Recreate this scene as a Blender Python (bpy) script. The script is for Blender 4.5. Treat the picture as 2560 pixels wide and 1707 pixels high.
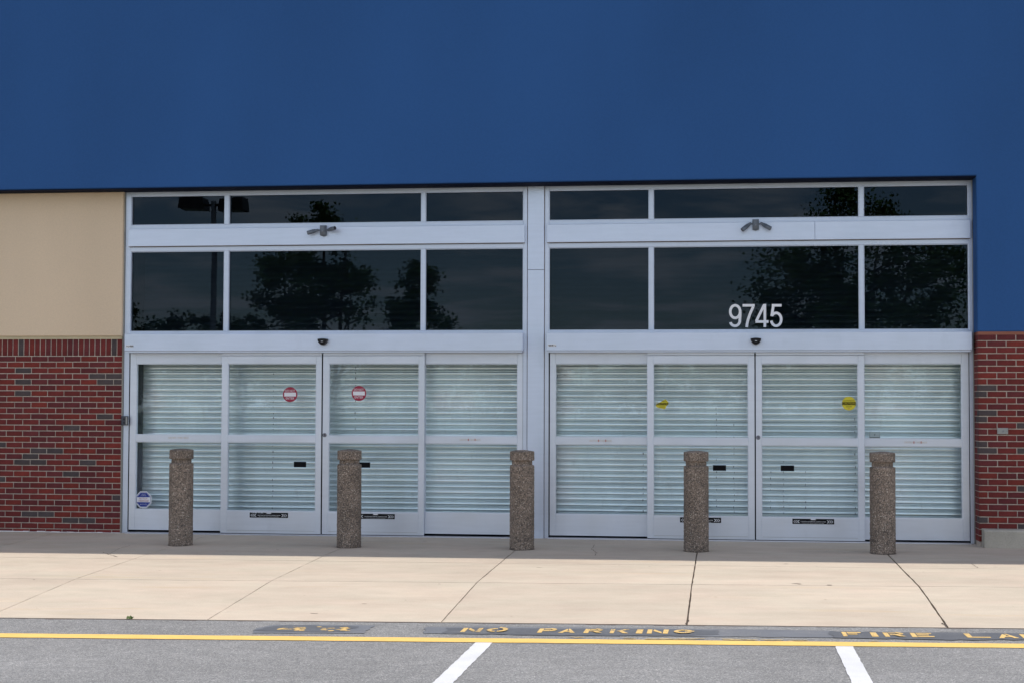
import bpy, bmesh, math, random
import numpy as np
from mathutils import Vector, Matrix, Quaternion
from math import sin, cos, pi, radians

for o in list(bpy.data.objects):
    bpy.data.objects.remove(o, do_unlink=True)
S = bpy.context.scene
C = S.collection

# ---------------------------------------------------------------- camera
F_PX, YAW, PITCH, ROLL = 4066.5, 0.13066, 0.03871, 0.003104
CAM = Vector((0.0, -18.40, 1.72))
_f = Vector((-sin(YAW)*cos(PITCH), cos(YAW)*cos(PITCH), sin(PITCH)))
_r0 = Vector((cos(YAW), sin(YAW), 0)); _u0 = _r0.cross(_f)
_r = _r0*cos(ROLL) + _u0*sin(ROLL); _u = -_r0*sin(ROLL) + _u0*cos(ROLL)
cd = bpy.data.cameras.new('camera'); cam = bpy.data.objects.new('camera', cd); C.objects.link(cam)
cd.sensor_width = 36.0; cd.lens = 36.0*F_PX/2560.0; cd.clip_start = 0.1; cd.clip_end = 2000
cam.matrix_world = Matrix(((_r.x, _u.x, -_f.x, CAM.x), (_r.y, _u.y, -_f.y, CAM.y), (_r.z, _u.z, -_f.z, CAM.z), (0, 0, 0, 1)))
S.camera = cam

# ---------------------------------------------------------------- light
SUN_EL, SUN_AZ = radians(68.0), radians(53.4)      # azimuth from +Y (behind the store) towards +X
to_sun = Vector((cos(SUN_EL)*sin(SUN_AZ), cos(SUN_EL)*cos(SUN_AZ), sin(SUN_EL)))
sl = bpy.data.lights.new('sun', 'SUN'); sl.energy = 3.5; sl.angle = radians(0.53); sl.color = (1.0, 0.955, 0.88)
so = bpy.data.objects.new('sun', sl); C.objects.link(so); so.location = (20, 20, 40)
so.rotation_euler = to_sun.to_track_quat('Z', 'Y').to_euler()

W = bpy.data.worlds.new('World'); S.world = W; W.use_nodes = True
wn, wl = W.node_tree.nodes, W.node_tree.links
wn.clear()
sky = wn.new('ShaderNodeTexSky'); sky.sky_type = 'NISHITA'; sky.sun_disc = False
sky.sun_elevation = SUN_EL; sky.sun_rotation = SUN_AZ; sky.altitude = 200; sky.air_density = 1.0; sky.dust_density = 0.45; sky.ozone_density = 1.0
bg = wn.new('ShaderNodeBackground'); bg.inputs['Strength'].default_value = 0.15
wo = wn.new('ShaderNodeOutputWorld')
# broken cumulus all over the sky: noise on the view direction projected on a flat cloud layer
tc = wn.new('ShaderNodeTexCoord'); sx = wn.new('ShaderNodeSeparateXYZ'); wl.new(tc.outputs['Generated'], sx.inputs[0])
zc = wn.new('ShaderNodeMath'); zc.operation = 'ADD'; zc.inputs[1].default_value = 0.12; wl.new(sx.outputs['Z'], zc.inputs[0])
zm = wn.new('ShaderNodeMath'); zm.operation = 'MAXIMUM'; zm.inputs[1].default_value = 0.06; wl.new(zc.outputs[0], zm.inputs[0])
dx = wn.new('ShaderNodeMath'); dx.operation = 'DIVIDE'; wl.new(sx.outputs['X'], dx.inputs[0]); wl.new(zm.outputs[0], dx.inputs[1])
dy = wn.new('ShaderNodeMath'); dy.operation = 'DIVIDE'; wl.new(sx.outputs['Y'], dy.inputs[0]); wl.new(zm.outputs[0], dy.inputs[1])
cx = wn.new('ShaderNodeCombineXYZ'); wl.new(dx.outputs[0], cx.inputs[0]); wl.new(dy.outputs[0], cx.inputs[1])
cn = wn.new('ShaderNodeTexNoise'); cn.inputs['Scale'].default_value = 2.4; cn.inputs['Detail'].default_value = 7; cn.inputs['Roughness'].default_value = 0.58; cn.inputs['Distortion'].default_value = 0.4
wl.new(cx.outputs[0], cn.inputs['Vector'])
cr = wn.new('ShaderNodeValToRGB'); cr.color_ramp.elements[0].position = 0.46; cr.color_ramp.elements[1].position = 0.61
cr.color_ramp.elements[0].color = (0, 0, 0, 1); cr.color_ramp.elements[1].color = (0.85, 0.85, 0.85, 1)
wl.new(cn.outputs['Fac'], cr.inputs[0])
mx = wn.new('ShaderNodeMix'); mx.data_type = 'RGBA'; mx.inputs['B'].default_value = (9.0, 8.7, 8.6, 1)
wl.new(cr.outputs[0], mx.inputs['Factor']); wl.new(sky.outputs[0], mx.inputs['A'])
wl.new(mx.outputs['Result'], bg.inputs[0]); wl.new(bg.outputs[0], wo.inputs[0])

S.view_settings.view_transform = 'Standard'; S.view_settings.look = 'None'
S.view_settings.exposure = 0.25; S.view_settings.gamma = 1.0; S.view_settings.use_curve_mapping = False
S.render.resolution_x = 1024; S.render.resolution_y = 682
try:
    S.render.engine = 'CYCLES'; S.cycles.max_bounces = 8; S.cycles.transparent_max_bounces = 12
except Exception:
    pass

rnd = random.Random(7)

# ---------------------------------------------------------------- pixel -> place helpers (photo 2560 x 1707)
def ray(px, py):
    return _f*F_PX + _r*(px-1280) + _u*(853.5-py)
def on_y(px, py, Y):
    d = ray(px, py); return CAM + d*((Y-CAM.y)/d.y)
GROUND = [(0.6, 0.214, 0.0), (-2.14, 0.1735, 0.0037), (-2.52, 0.165, 0.0040), (-4.0136, 0.138, 0.0088), (-5.845, 0.030, 0.0101), (-6.78, 0.032, 0.0117), (-60, 0.032, 0.0117)]
GROUND_MID = [-2.0, -2.1, -2.1, -1.88, -1.64, -1.52, -1.52]
def gz(X, Y):
    Xc = max(-15.0, min(11.0, X))
    for i in range(len(GROUND)-1):
        a, b = GROUND[i], GROUND[i+1]
        if a[0] >= Y >= b[0]:
            t = (a[0]-Y)/(a[0]-b[0])
            za = a[1]+a[2]*(Xc-GROUND_MID[i]); zb = b[1]+b[2]*(Xc-GROUND_MID[i+1])
            return za+(zb-za)*t
    q = GROUND[0] if Y > 0 else GROUND[-1]
    return q[1]+q[2]*(Xc-1.6*0)
def on_ground(px, py):
    d = ray(px, py); z = 0.05; P = None
    for _ in range(40):
        P = CAM + d*((z-CAM.z)/d.z); z = 0.5*z+0.5*gz(P.x, P.y)
    return P

# ---------------------------------------------------------------- material helpers
MATS = {}
class NT:
    def __init__(s, name):
        m = bpy.data.materials.new(name); m.use_nodes = True; s.m = m
        s.n, s.l = m.node_tree.nodes, m.node_tree.links; s.n.clear()
        s.out = s.n.new('ShaderNodeOutputMaterial')
        s.tc = s.n.new('ShaderNodeTexCoord'); s.vec = s.tc.outputs['Object']
        MATS[name] = m
    def bsdf(s, base=(.5, .5, .5), rough=.6, metal=0.0, ior=1.45, spec=0.5):
        b = s.n.new('ShaderNodeBsdfPrincipled'); s.b = b
        b.inputs['Base Color'].default_value = (*base, 1); b.inputs['Roughness'].default_value = rough
        b.inputs['Metallic'].default_value = metal; b.inputs['IOR'].default_value = ior
        b.inputs['Specular IOR Level'].default_value = spec
        s.l.new(b.outputs[0], s.out.inputs[0]); return b
    def mapping(s, scale=(1, 1, 1), loc=(0, 0, 0), vec=None, rot=(0, 0, 0)):
        m = s.n.new('ShaderNodeMapping'); m.inputs['Scale'].default_value = scale; m.inputs['Location'].default_value = loc; m.inputs['Rotation'].default_value = rot
        s.l.new(vec or s.vec, m.inputs[0]); return m.outputs[0]
    def noise(s, scale, detail=3, rough=.5, vec=None, dist=0):
        t = s.n.new('ShaderNodeTexNoise'); t.inputs['Scale'].default_value = scale; t.inputs['Detail'].default_value = detail
        t.inputs['Roughness'].default_value = rough; t.inputs['Distortion'].default_value = dist
        s.l.new(vec or s.vec, t.inputs['Vector']); return t.outputs['Fac']
    def voro(s, scale, vec=None, feature='F1'):
        t = s.n.new('ShaderNodeTexVoronoi'); t.feature = feature; t.inputs['Scale'].default_value = scale
        s.l.new(vec or s.vec, t.inputs['Vector']); return t
    def ramp(s, fac, stops):
        r = s.n.new('ShaderNodeValToRGB'); e = r.color_ramp.elements
        while len(e) < len(stops): e.new(.5)
        for i, (p, c) in enumerate(stops):
            e[i].position = p; e[i].color = (*c, 1) if len(c) == 3 else c
        s.l.new(fac, r.inputs[0]); return r.outputs[0]
    def val(s, fac, lo, hi, a=0.0, b=1.0):
        m = s.n.new('ShaderNodeMapRange'); m.inputs['From Min'].default_value = a; m.inputs['From Max'].default_value = b
        m.inputs['To Min'].default_value = lo; m.inputs['To Max'].default_value = hi; s.l.new(fac, m.inputs[0]); return m.outputs[0]
    def mix(s, fac, a, b, mode='MIX'):
        m = s.n.new('ShaderNodeMix'); m.data_type = 'RGBA'; m.blend_type = mode
        for sock, v in ((m.inputs['Factor'], fac), (m.inputs['A'], a), (m.inputs['B'], b)):
            if isinstance(v, (int, float)): sock.default_value = v
            elif isinstance(v, tuple): sock.default_value = (*v, 1) if len(v) == 3 else v
            else: s.l.new(v, sock)
        return m.outputs['Result']
    def mul(s, col, fac):     # colour * scalar
        m = s.n.new('ShaderNodeVectorMath'); m.operation = 'SCALE'
        if isinstance(col, tuple): m.inputs[0].default_value = col
        else: s.l.new(col, m.inputs[0])
        if isinstance(fac, (int, float)): m.inputs['Scale'].default_value = fac
        else: s.l.new(fac, m.inputs['Scale'])
        return m.outputs[0]
    def math(s, op, a, b=None):
        m = s.n.new('ShaderNodeMath'); m.operation = op
        for i, v in enumerate((a, b)):
            if v is None: continue
            if isinstance(v, (int, float)): m.inputs[i].default_value = v
            else: s.l.new(v, m.inputs[i])
        return m.outputs[0]
    def color(s, c): s.l.new(c, s.b.inputs['Base Color'])
    def rough(s, c): s.l.new(c, s.b.inputs['Roughness'])
    def bump(s, h, strength=.3, dist=.01):
        b = s.n.new('ShaderNodeBump'); b.inputs['Strength'].default_value = strength; b.inputs['Distance'].default_value = dist
        s.l.new(h, b.inputs['Height']); s.l.new(b.outputs[0], s.b.inputs['Normal'])
    def orand(s):
        o = s.n.new('ShaderNodeObjectInfo'); return o.outputs['Random']

def simple(name, base, rough=.5, metal=0.0, var=.06, vs=9.0, bump=0.0, bs=200.0, spec=.5):
    t = NT(name); t.bsdf(base, rough, metal, spec=spec)
    t.color(t.mul(tuple(base), t.val(t.noise(vs, 4), 1-var, 1+var, .3, .7)))
    if bump: t.bump(t.noise(bs, 2), bump, .004)
    return t.m

def stucco(name, base, var=.05):
    t = NT(name); t.bsdf(base, .85, spec=.25)
    big = t.noise(.45, 3, vec=t.mapping((1, 1, .5))); streak = t.noise(1.0, 4, vec=t.mapping((1.5, 1.5, .12)))
    fine = t.noise(55, 3)
    k = t.math('MULTIPLY', t.math('MULTIPLY', t.val(big, 1-var*1.3, 1+var*1.3, .3, .7), t.val(streak, 1-var*.3, 1+var*.2, .3, .7)), t.val(fine, .965, 1.035, .3, .7))
    t.color(t.mul(tuple(base), k))
    t.bump(t.noise(420, 2), .35, .0025)
    return t.m

stucco('blue_stucco', (.0265, .092, .255), .07)
stucco('beige_stucco', (.68, .53, .375), .06)
simple('navy_soffit', (.005, .009, .026), .7, spec=.08)
simple('cream_sealant', (.50, .42, .27), .7)
simple('rust_sealant', (.26, .10, .065), .8)

def brick_mat(name, base, var):
    t = NT(name); t.bsdf(base, .78, spec=.3)
    r = t.orand()
    grain = t.noise(60, 5, .65, vec=t.mapping((1, 1, 2.2)))
    blot = t.noise(11, 3)
    k = t.math('MULTIPLY', t.val(r, 1-var, 1+var), t.math('MULTIPLY', t.val(grain, .8, 1.2, .3, .7), t.val(blot, .85, 1.15, .3, .7)))
    c = t.mul(tuple(base), k)
    fleck = t.ramp(t.noise(38, 2, vec=t.mapping((1, 1, 1), (3, 9, 2))), [(.70, (0, 0, 0)), (.76, (1, 1, 1))])
    c = t.mix(t.math('MULTIPLY', fleck, .07), c, (.30, .22, .2))
    t.color(c); t.bump(grain, .5, .003)
    return t.m
brick_mat('brick_red', (.143, .0235, .021), .13)
brick_mat('brick_maroon', (.113, .0225, .024), .13)
brick_mat('brick_bright', (.170, .0262, .0195), .13)
brick_mat('brick_dark', (.070, .054, .054), .12)
t = NT('mortar'); t.bsdf((.36, .31, .27), .9, spec=.2)
t.color(t.mul((.50, .43, .365), t.val(t.noise(25, 5), .78, 1.15, .3, .7))); t.bump(t.noise(180, 3), .5, .003)

def alu(name, base, rough=.42, metal=.0, var=.035):
    t = NT(name); t.bsdf(base, rough, metal, spec=.6)
    a = t.noise(2.2, 4, vec=t.mapping((1, 1, .6))); b = t.noise(7, 4, vec=t.mapping((.4, 1, 4)))
    c = t.mul(tuple(base), t.math('MULTIPLY', t.val(a, 1-var, 1+var, .3, .7), t.val(b, 1-var*.7, 1+var*.7, .3, .7)))
    grime = t.ramp(t.noise(3.1, 6, .62, vec=t.mapping((1.2, 1, .5), (4, 1, 3))), [(.60, (0, 0, 0)), (.80, (1, 1, 1))])
    c = t.mix(t.math('MULTIPLY', grime, .22), c, tuple(x*.62 for x in base))
    t.color(c); t.rough(t.val(a, rough-.06, rough+.1, .3, .7))
    return t.m
alu('aluminium', (.60, .65, .755), .36, .55)
alu('aluminium_panel', (.63, .69, .815), .36, .5)
alu('aluminium_door', (.67, .705, .78), .36, .55)
simple('threshold_metal', (.50, .50, .52), .35, .6)
simple('dark_gap', (.006, .006, .010), .8, spec=.1)
simple('caulk_brown', (.24, .18, .145), .8)
simple('white_caulk', (.70, .69, .69), .7)
simple('black_plastic', (.009, .009, .011), .4, spec=.3)
simple('black_vinyl', (.005, .005, .006), .6, spec=.12)
simple('white_vinyl', (.74, .74, .76), .5, var=.03)
simple('red_vinyl', (.31, .016, .048), .5, var=.08)
simple('blue_vinyl', (.009, .032, .25), .45, var=.04)
simple('yellow_vinyl', (.62, .53, .03), .5, var=.06)
simple('tan_print', (.56, .47, .36), .6)
simple('red_print', (.45, .12, .09), .6)
simple('grey_cast', (.13, .15, .18), .5, .2, .15, 30)
simple('lens_dark', (.03, .03, .04), .2)
simple('steel_lock', (.22, .22, .25), .35, .8)
simple('dark_key_box', (.055, .06, .075), .45, .2)
simple('grey_plate', (.30, .30, .28), .55)
simple('glass_plate', (.30, .37, .38), .45)
simple('interior_dark', (.03, .03, .03), .9)
simple('roof_membrane', (.45, .45, .45), .9)

def glass(name, tint, f0, dirt=0.02):
    t = NT(name)
    tr = t.n.new('ShaderNodeBsdfTransparent'); tr.inputs[0].default_value = (*tint, 1)
    gl = t.n.new('ShaderNodeBsdfGlossy'); gl.inputs['Roughness'].default_value = 0.0; gl.inputs['Color'].default_value = (.60, .78, 1, 1)
    bp = t.n.new('ShaderNodeBump'); bp.inputs['Strength'].default_value = .02; bp.inputs['Distance'].default_value = .02
    t.l.new(t.noise(1.6, 1), bp.inputs['Height']); t.l.new(bp.outputs[0], gl.inputs['Normal'])
    lw = t.n.new('ShaderNodeLayerWeight'); lw.inputs['Blend'].default_value = .5
    p5 = t.math('POWER', lw.outputs['Facing'], 5.0)
    fr = t.math('ADD', t.math('MULTIPLY', p5, 1-f0), f0)
    m1 = t.n.new('ShaderNodeMixShader'); t.l.new(fr, m1.inputs[0]); t.l.new(tr.outputs[0], m1.inputs[1]); t.l.new(gl.outputs[0], m1.inputs[2])
    df = t.n.new('ShaderNodeBsdfDiffuse'); df.inputs[0].default_value = (.62, .64, .62, 1)
    smear = t.ramp(t.noise(2.6, 6, .65, vec=t.mapping((1, 1, .7), (2, 5, 1), rot=(0, .5, 0)), dist=1.2), [(.50, (0, 0, 0)), (.75, (1, 1, 1))])
    wipe = t.ramp(t.noise(9, 4, .6, vec=t.mapping((1.6, 1, .35), rot=(0, .9, 0)), dist=.6), [(.56, (0, 0, 0)), (.70, (1, 1, 1))])
    dm = t.math('ADD', t.math('MULTIPLY', smear, dirt*1.3), t.math('ADD', t.math('MULTIPLY', t.math('MULTIPLY', wipe, smear), dirt*3.0), dirt*.35))
    m2 = t.n.new('ShaderNodeMixShader'); t.l.new(dm, m2.inputs[0]); t.l.new(m1.outputs[0], m2.inputs[1]); t.l.new(df.outputs[0], m2.inputs[2])
    t.l.new(m2.outputs[0], t.out.inputs[0])
    return t.m
glass('tinted_glass', (.235, .27, .30), .024, .002)
glass('clear_glass', (.97, .992, .988), .036, .028)

t = NT('galvanized_slat'); t.bsdf((.60, .63, .64), .34, .9)
sp = t.voro(24, t.mapping((1, 1, 1)))
k = t.math('MULTIPLY', t.val(t.noise(1.1, 3, vec=t.mapping((1, 1, .3))), .88, 1.1, .3, .7), t.val(t.orand(), .93, 1.05))
t.color(t.mul((.90, .955, .965), k)); t.rough(t.val(t.noise(5, 4), .28, .44, .3, .7))

# ground materials
t = NT('concrete_walk'); t.bsdf((.5, .44, .36), .9, spec=.2)
big = t.noise(.55, 4, vec=t.mapping((.6, 1.6, 1))); streak = t.noise(2.2, 6, .6, vec=t.mapping((.35, 2.4, 1), (3, 1, 0)))
fine = t.noise(90, 4, .6); spk = t.noise(330, 2)
k = t.math('MULTIPLY', t.math('MULTIPLY', t.val(big, .92, 1.06, .3, .7), t.math('MULTIPLY', t.val(streak, .95, 1.04, .3, .7), t.val(t.noise(3.4, 6, .62, vec=t.mapping((.8, 1.5, 1), (5, 2, 0))), .93, 1.06, .3, .7))), t.math('MULTIPLY', t.val(fine, .95, 1.05, .3, .7), t.val(spk, .93, 1.07, .3, .7)))
k = t.math('MULTIPLY', k, t.val(t.orand(), .965, 1.03))
pk = t.mix(t.val(t.noise(1.9, 4, vec=t.mapping((.7, 1.6, 1), (1, 9, 0))), 0, 1, .35, .65), (.470, .405, .325), (.478, .395, .318)); c = t.mul(pk, k)
rust = t.ramp(t.noise(1.5, 5, .6, vec=t.mapping((.30, 2.6, 1), (8, 3, 0))), [(.60, (0, 0, 0)), (.74, (1, 1, 1))])
c = t.mix(t.math('MULTIPLY', rust, .35), c, (.50, .37, .22))
spot = t.ramp(t.noise(6.5, 3, .5, vec=t.mapping((1, 1, 1), (1, 7, 0))), [(.70, (0, 0, 0)), (.78, (1, 1, 1))])
c = t.mix(t.math('MULTIPLY', spot, .16), c, (.25, .2, .16))
t.color(c); t.bump(t.noise(260, 3), .35, .003)
simple('gum_brown', (.16, .12, .10), .9, var=.2)
simple('walk_joint_and_shade', (.075, .055, .045), .95)
t = NT('plinth_concrete'); t.bsdf((.36, .35, .31), .9, spec=.2)
c = t.mul((.41, .375, .315), t.math('MULTIPLY', t.val(t.noise(3, 5), .8, 1.15, .3, .7), t.val(t.noise(70, 3), .92, 1.08, .3, .7)))
c = t.mix(t.ramp(t.noise(7, 3, vec=t.mapping((1, 1, 1), (2.2, 4, 1))), [(.66, (0, 0, 0)), (.73, (.5, .5, .5))]), c, (.17, .15, .12))
t.color(c); t.bump(t.noise(150, 3), .4, .004)

t = NT('asphalt'); t.bsdf((.2, .2, .2), .92, spec=.25)
v = t.voro(150); cell = t.n.new('ShaderNodeSeparateColor'); t.l.new(v.outputs['Color'], cell.inputs[0])
stone = t.ramp(cell.outputs[0], [(0, (.125, .124, .126)), (.35, (.185, .184, .186)), (.7, (.232, .229, .228)), (.94, (.29, .28, .268)), (1, (.44, .43, .42))])
v2 = t.voro(60); cell2 = t.n.new('ShaderNodeSeparateColor'); t.l.new(v2.outputs['Color'], cell2.inputs[0])
k = t.math('MULTIPLY', t.val(t.noise(.7, 4), .90, 1.09, .3, .7), t.val(t.noise(5, 5, .6, vec=t.mapping((1, 1.6, 1))), .90, 1.1, .3, .7))
k = t.math('MULTIPLY', k, t.val(cell2.outputs[1], .92, 1.08))
t.color(t.mul(stone, k)); t.bump(v.outputs['Distance'], .6, .006)

def paint(name, base, wear=.25, under=(.16, .16, .165), thr=(.60, .72)):
    t = NT(name); t.bsdf(base, .75, spec=.3)
    w = t.noise(70, 4, .7); w2 = t.noise(3.0, 4)
    m = t.ramp(t.math('ADD', t.math('MULTIPLY', w, .6), t.math('MULTIPLY', w2, .4)), [(thr[0], (0, 0, 0)), (thr[1], (1, 1, 1))])
    c = t.mix(t.math('MULTIPLY', m, wear), tuple(base), under)
    t.color(t.mul(c, t.math('MULTIPLY', t.val(t.noise(4, 3), .93, 1.06, .3, .7), t.val(t.noise(130, 2), .92, 1.06, .3, .7)))); t.bump(t.noise(120, 3), .5, .004)
    return t.m
paint('yellow_paint', (.70, .455, .135), .2)
paint('yellow_stencil', (.64, .43, .16), .8, (.10, .10, .105), (.52, .60))
paint('white_paint', (.56, .56, .575), .3)
paint('black_patch', (.092, .098, .112), .85, (.15, .153, .16), (.52, .64))
paint('grey_patch', (.135, .142, .160), .9, (.19, .19, .195), (.50, .62))
simple('old_yellow', (.40, .31, .17), .8)
simple('edge_dirt', (.10, .07, .06), .95, var=.3, vs=20)

t = NT('aggregate'); t.bsdf((.2, .17, .14), .85, spec=.35)
o3 = t.n.new('ShaderNodeObjectInfo'); off = t.n.new('ShaderNodeVectorMath'); off.operation = 'SCALE'; off.inputs[0].default_value = (7.3, 3.1, 5.7); t.l.new(o3.outputs['Random'], off.inputs['Scale'])
ad = t.n.new('ShaderNodeVectorMath'); ad.operation = 'ADD'; t.l.new(t.vec, ad.inputs[0]); t.l.new(off.outputs[0], ad.inputs[1])
v = t.voro(150, ad.outputs[0]); sc = t.n.new('ShaderNodeSeparateColor'); t.l.new(v.outputs['Color'], sc.inputs[0])
stone = t.ramp(sc.outputs[0], [(0, (.075, .066, .06)), (.3, (.16, .132, .112)), (.55, (.255, .197, .157)), (.8, (.34, .262, .205)), (.95, (.45, .365, .295)), (1, (.72, .65, .57))])
edge = t.ramp(v.outputs['Distance'], [(.0, (1, 1, 1)), (.55, (.8, .8, .8)), (.9, (.5, .5, .5))])
c = t.mix(1.0, stone, edge, 'MULTIPLY')
c = t.mul(c, t.math('MULTIPLY', t.val(t.noise(5, 3, vec=ad.outputs[0]), .75, 1.2, .3, .7), t.val(o3.outputs['Random'], .88, 1.08)))
t.color(c); t.bump(v.outputs['Distance'], -.9, .008)
simple('collar_stain', (.16, .11, .08), .9, var=.3, vs=40)

t = NT('bark'); t.bsdf((.11, .085, .065), .9, spec=.2)
t.color(t.mul((.11, .085, .065), t.val(t.noise(9, 5, vec=t.mapping((3, 3, .6))), .6, 1.4, .3, .7)))
def leafmat(name, a, b):
    t = NT(name); t.bsdf(a, .55, spec=.35)
    c = t.mix(t.val(t.noise(1.6, 3), 0, 1, .35, .65), tuple(a), tuple(b)); t.color(t.mul(c, t.val(t.noise(14, 2), .65, 1.35, .3, .7)))
    return t.m
leafmat('leaf_green', (.075, .15, .04), (.11, .19, .05))
leafmat('weed_green', (.12, .17, .05), (.16, .20, .07))
leafmat('leaf_dark', (.030, .072, .022), (.05, .10, .03))
simple('grass_verge', (.06, .10, .035), .9, var=.3, vs=4)
simple('bronze_metal', (.035, .032, .030), .45, .3)
simple('pole_grey', (.30, .31, .33), .5, .2)
simple('lamp_lens', (.4, .4, .38), .3)
simple('concrete_pier', (.4, .38, .34), .9)

# ---------------------------------------------------------------- mesh helpers
class MB:
    def __init__(s): s.v = []; s.f = []; s.mi = []; s.sm = []
    def add(s, verts, faces, mi=0, smooth=False):
        o = len(s.v); s.v += [tuple(v) for v in verts]
        for f in faces: s.f.append(tuple(i+o for i in f)); s.mi.append(mi); s.sm.append(smooth)
    def box(s, x0, x1, y0, y1, z0, z1, mi=0):
        v = [(x0, y0, z0), (x1, y0, z0), (x1, y1, z0), (x0, y1, z0), (x0, y0, z1), (x1, y0, z1), (x1, y1, z1), (x0, y1, z1)]
        s.add(v, [(0, 3, 2, 1), (4, 5, 6, 7), (0, 1, 5, 4), (1, 2, 6, 5), (2, 3, 7, 6), (3, 0, 4, 7)], mi)
    def bbox(s, x0, x1, y0, y1, z0, z1, b=.003, mi=0):
        # box with its front (-Y) edges chamfered
        v = [(x0, y0+b, z0), (x1, y0+b, z0), (x1, y0+b, z1), (x0, y0+b, z1), (x0, y1, z0), (x1, y1, z0), (x1, y1, z1), (x0, y1, z1),
             (x0+b, y0, z0+b), (x1-b, y0, z0+b), (x1-b, y0, z1-b), (x0+b, y0, z1-b)]
        s.add(v, [(8, 9, 10, 11), (0, 1, 9, 8), (1, 2, 10, 9), (2, 3, 11, 10), (3, 0, 8, 11), (0, 4, 5, 1), (1, 5, 6, 2), (2, 6, 7, 3), (3, 7, 4, 0), (4, 7, 6, 5)], mi)
    def prism_xz(s, poly, y0, y1, mi=0):
        n = len(poly); v = [(x, y0, z) for x, z in poly]+[(x, y1, z) for x, z in poly]
        s.add(v, [tuple(range(n)), tuple(range(2*n-1, n-1, -1))]+[(i, i+n, (i+1) % n+n, (i+1) % n) for i in range(n)], mi)
    def tube(s, pts, rad, seg=10, mi=0, cap=True):
        pts = [Vector(p) for p in pts]; rings = []
        up = Vector((0.31, 0.2, 0.93))
        for i, p in enumerate(pts):
            d = (pts[min(i+1, len(pts)-1)]-pts[max(i-1, 0)]).normalized()
            a = d.cross(up); a = a.normalized() if a.length > 1e-4 else d.orthogonal().normalized(); b = d.cross(a)
            rr = rad[i] if isinstance(rad, (list, tuple)) else rad
            rings.append([p+a*(rr*cos(2*pi*k/seg))+b*(rr*sin(2*pi*k/seg)) for k in range(seg)])
        v = [q for r in rings for q in r]; f = []
        for i in range(len(pts)-1):
            for k in range(seg): f.append((i*seg+k, i*seg+(k+1) % seg, (i+1)*seg+(k+1) % seg, (i+1)*seg+k))
        s.add(v, f, mi, True)
        if cap:
            s.add(rings[0], [tuple(range(seg-1, -1, -1))], mi); s.add(rings[-1], [tuple(range(seg))], mi)
    def mesh(s, name):
        me = bpy.data.meshes.new(name); me.from_pydata(s.v, [], s.f)
        for p, m, q in zip(me.polygons, s.mi, s.sm): p.material_index = m; p.use_smooth = q
        return me
    def build(s, name, mats, parent=None, fix=True):
        me = s.mesh(name)
        if fix:
            bm = bmesh.new(); bm.from_mesh(me); bmesh.ops.recalc_face_normals(bm, faces=bm.faces); bm.to_mesh(me); bm.free()
        for m in ([mats] if isinstance(mats, str) else mats): me.materials.append(MATS[m])
        return link(name, me, parent)
def link(name, me, parent=None):
    o = bpy.data.objects.new(name, me); C.objects.link(o)
    if parent is not None: o.parent = parent; o.matrix_parent_inverse = parent.matrix_world.inverted()
    return o
def empty(name, loc=(0, 0, 0), rz=0):
    o = bpy.data.objects.new(name, None); C.objects.link(o); o.location = loc; o.rotation_euler = (0, 0, rz); o.empty_display_size = .2
    o.matrix_world = Matrix.Translation(loc) @ Matrix.Rotation(rz, 4, 'Z')
    return o
def tag(o, label, cat, group=None):
    o['label'] = label; o['category'] = cat
    if group: o['group'] = group
    return o

def text_polys(txt, height, width=None, sx=1.0, space=1.0):
    """flat mesh verts/faces of a line of text in the XZ plane, centred on the origin, capital height given"""
    cu = bpy.data.curves.new('t', 'FONT'); cu.body = txt; cu.align_x = 'CENTER'; cu.resolution_u = 3; cu.space_character = space
    ob = bpy.data.objects.new('t', cu); C.objects.link(ob)
    dg = bpy.context.evaluated_depsgraph_get(); me = bpy.data.meshes.new_from_object(ob.evaluated_get(dg))
    v = [(q.co.x, q.co.y) for q in me.vertices]; f = [tuple(p.vertices) for p in me.polygons]
    bpy.data.objects.remove(ob); bpy.data.curves.remove(cu); bpy.data.meshes.remove(me)
    xs = [a for a, b in v]; ys = [b for a, b in v]
    cxm, cym = (min(xs)+max(xs))/2, (min(ys)+max(ys))/2
    kz = height/(max(ys)-min(ys)); kx = kz*sx if width is None else width/(max(xs)-min(xs))
    return [((a-cxm)*kx, (b-cym)*kz) for a, b in v], f
def add_text(mb, txt, x, z, y, height, width=None, mi=0, sx=1.0, space=1.0, shear=0):
    v, f = text_polys(txt, height, width, sx, space)
    mb.add([(x+a+shear*b, y, z+b) for a, b in v], f, mi)
def disc(mb, x, z, y, r, mi=0, n=40, y1=None):
    pts = [(x+r*cos(2*pi*k/n), z+r*sin(2*pi*k/n)) for k in range(n)]
    mb.prism_xz(pts, y, y+.0015 if y1 is None else y1, mi)
def rect(mb, x0, x1, z0, z1, y, mi=0):
    mb.add([(x0, y, z0), (x1, y, z0), (x1, y, z1), (x0, y, z1)], [(0, 1, 2, 3)], mi)

# ================================================================ SETTING: ground
me = MB(); me.add([(-400, -400, -.55), (400, -400, -.55), (400, 400, -.55), (-400, 400, -.55)], [(0, 1, 2, 3)])
o = me.build('ground', 'grass_verge'); o['kind'] = 'structure'

YE = -5.845
ys = [YE, -6.0, -6.3, -6.78, -8, -10, -14, -20, -30, -45]; xs = [-40, -25, -15, -12, -9, -7, -5, -3, -1, 1, 3, 5, 7, 9, 11, 20, 32]
mb = MB(); vv = [(x, y, gz(x, y)-.001) for y in ys for x in xs]; nx = len(xs)
mb.add(vv, [(j*nx+i, (j+1)*nx+i, (j+1)*nx+i+1, j*nx+i+1) for j in range(len(ys)-1) for i in range(nx-1)])
lot = mb.build('parking_lot', 'asphalt'); lot['kind'] = 'structure'

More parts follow.
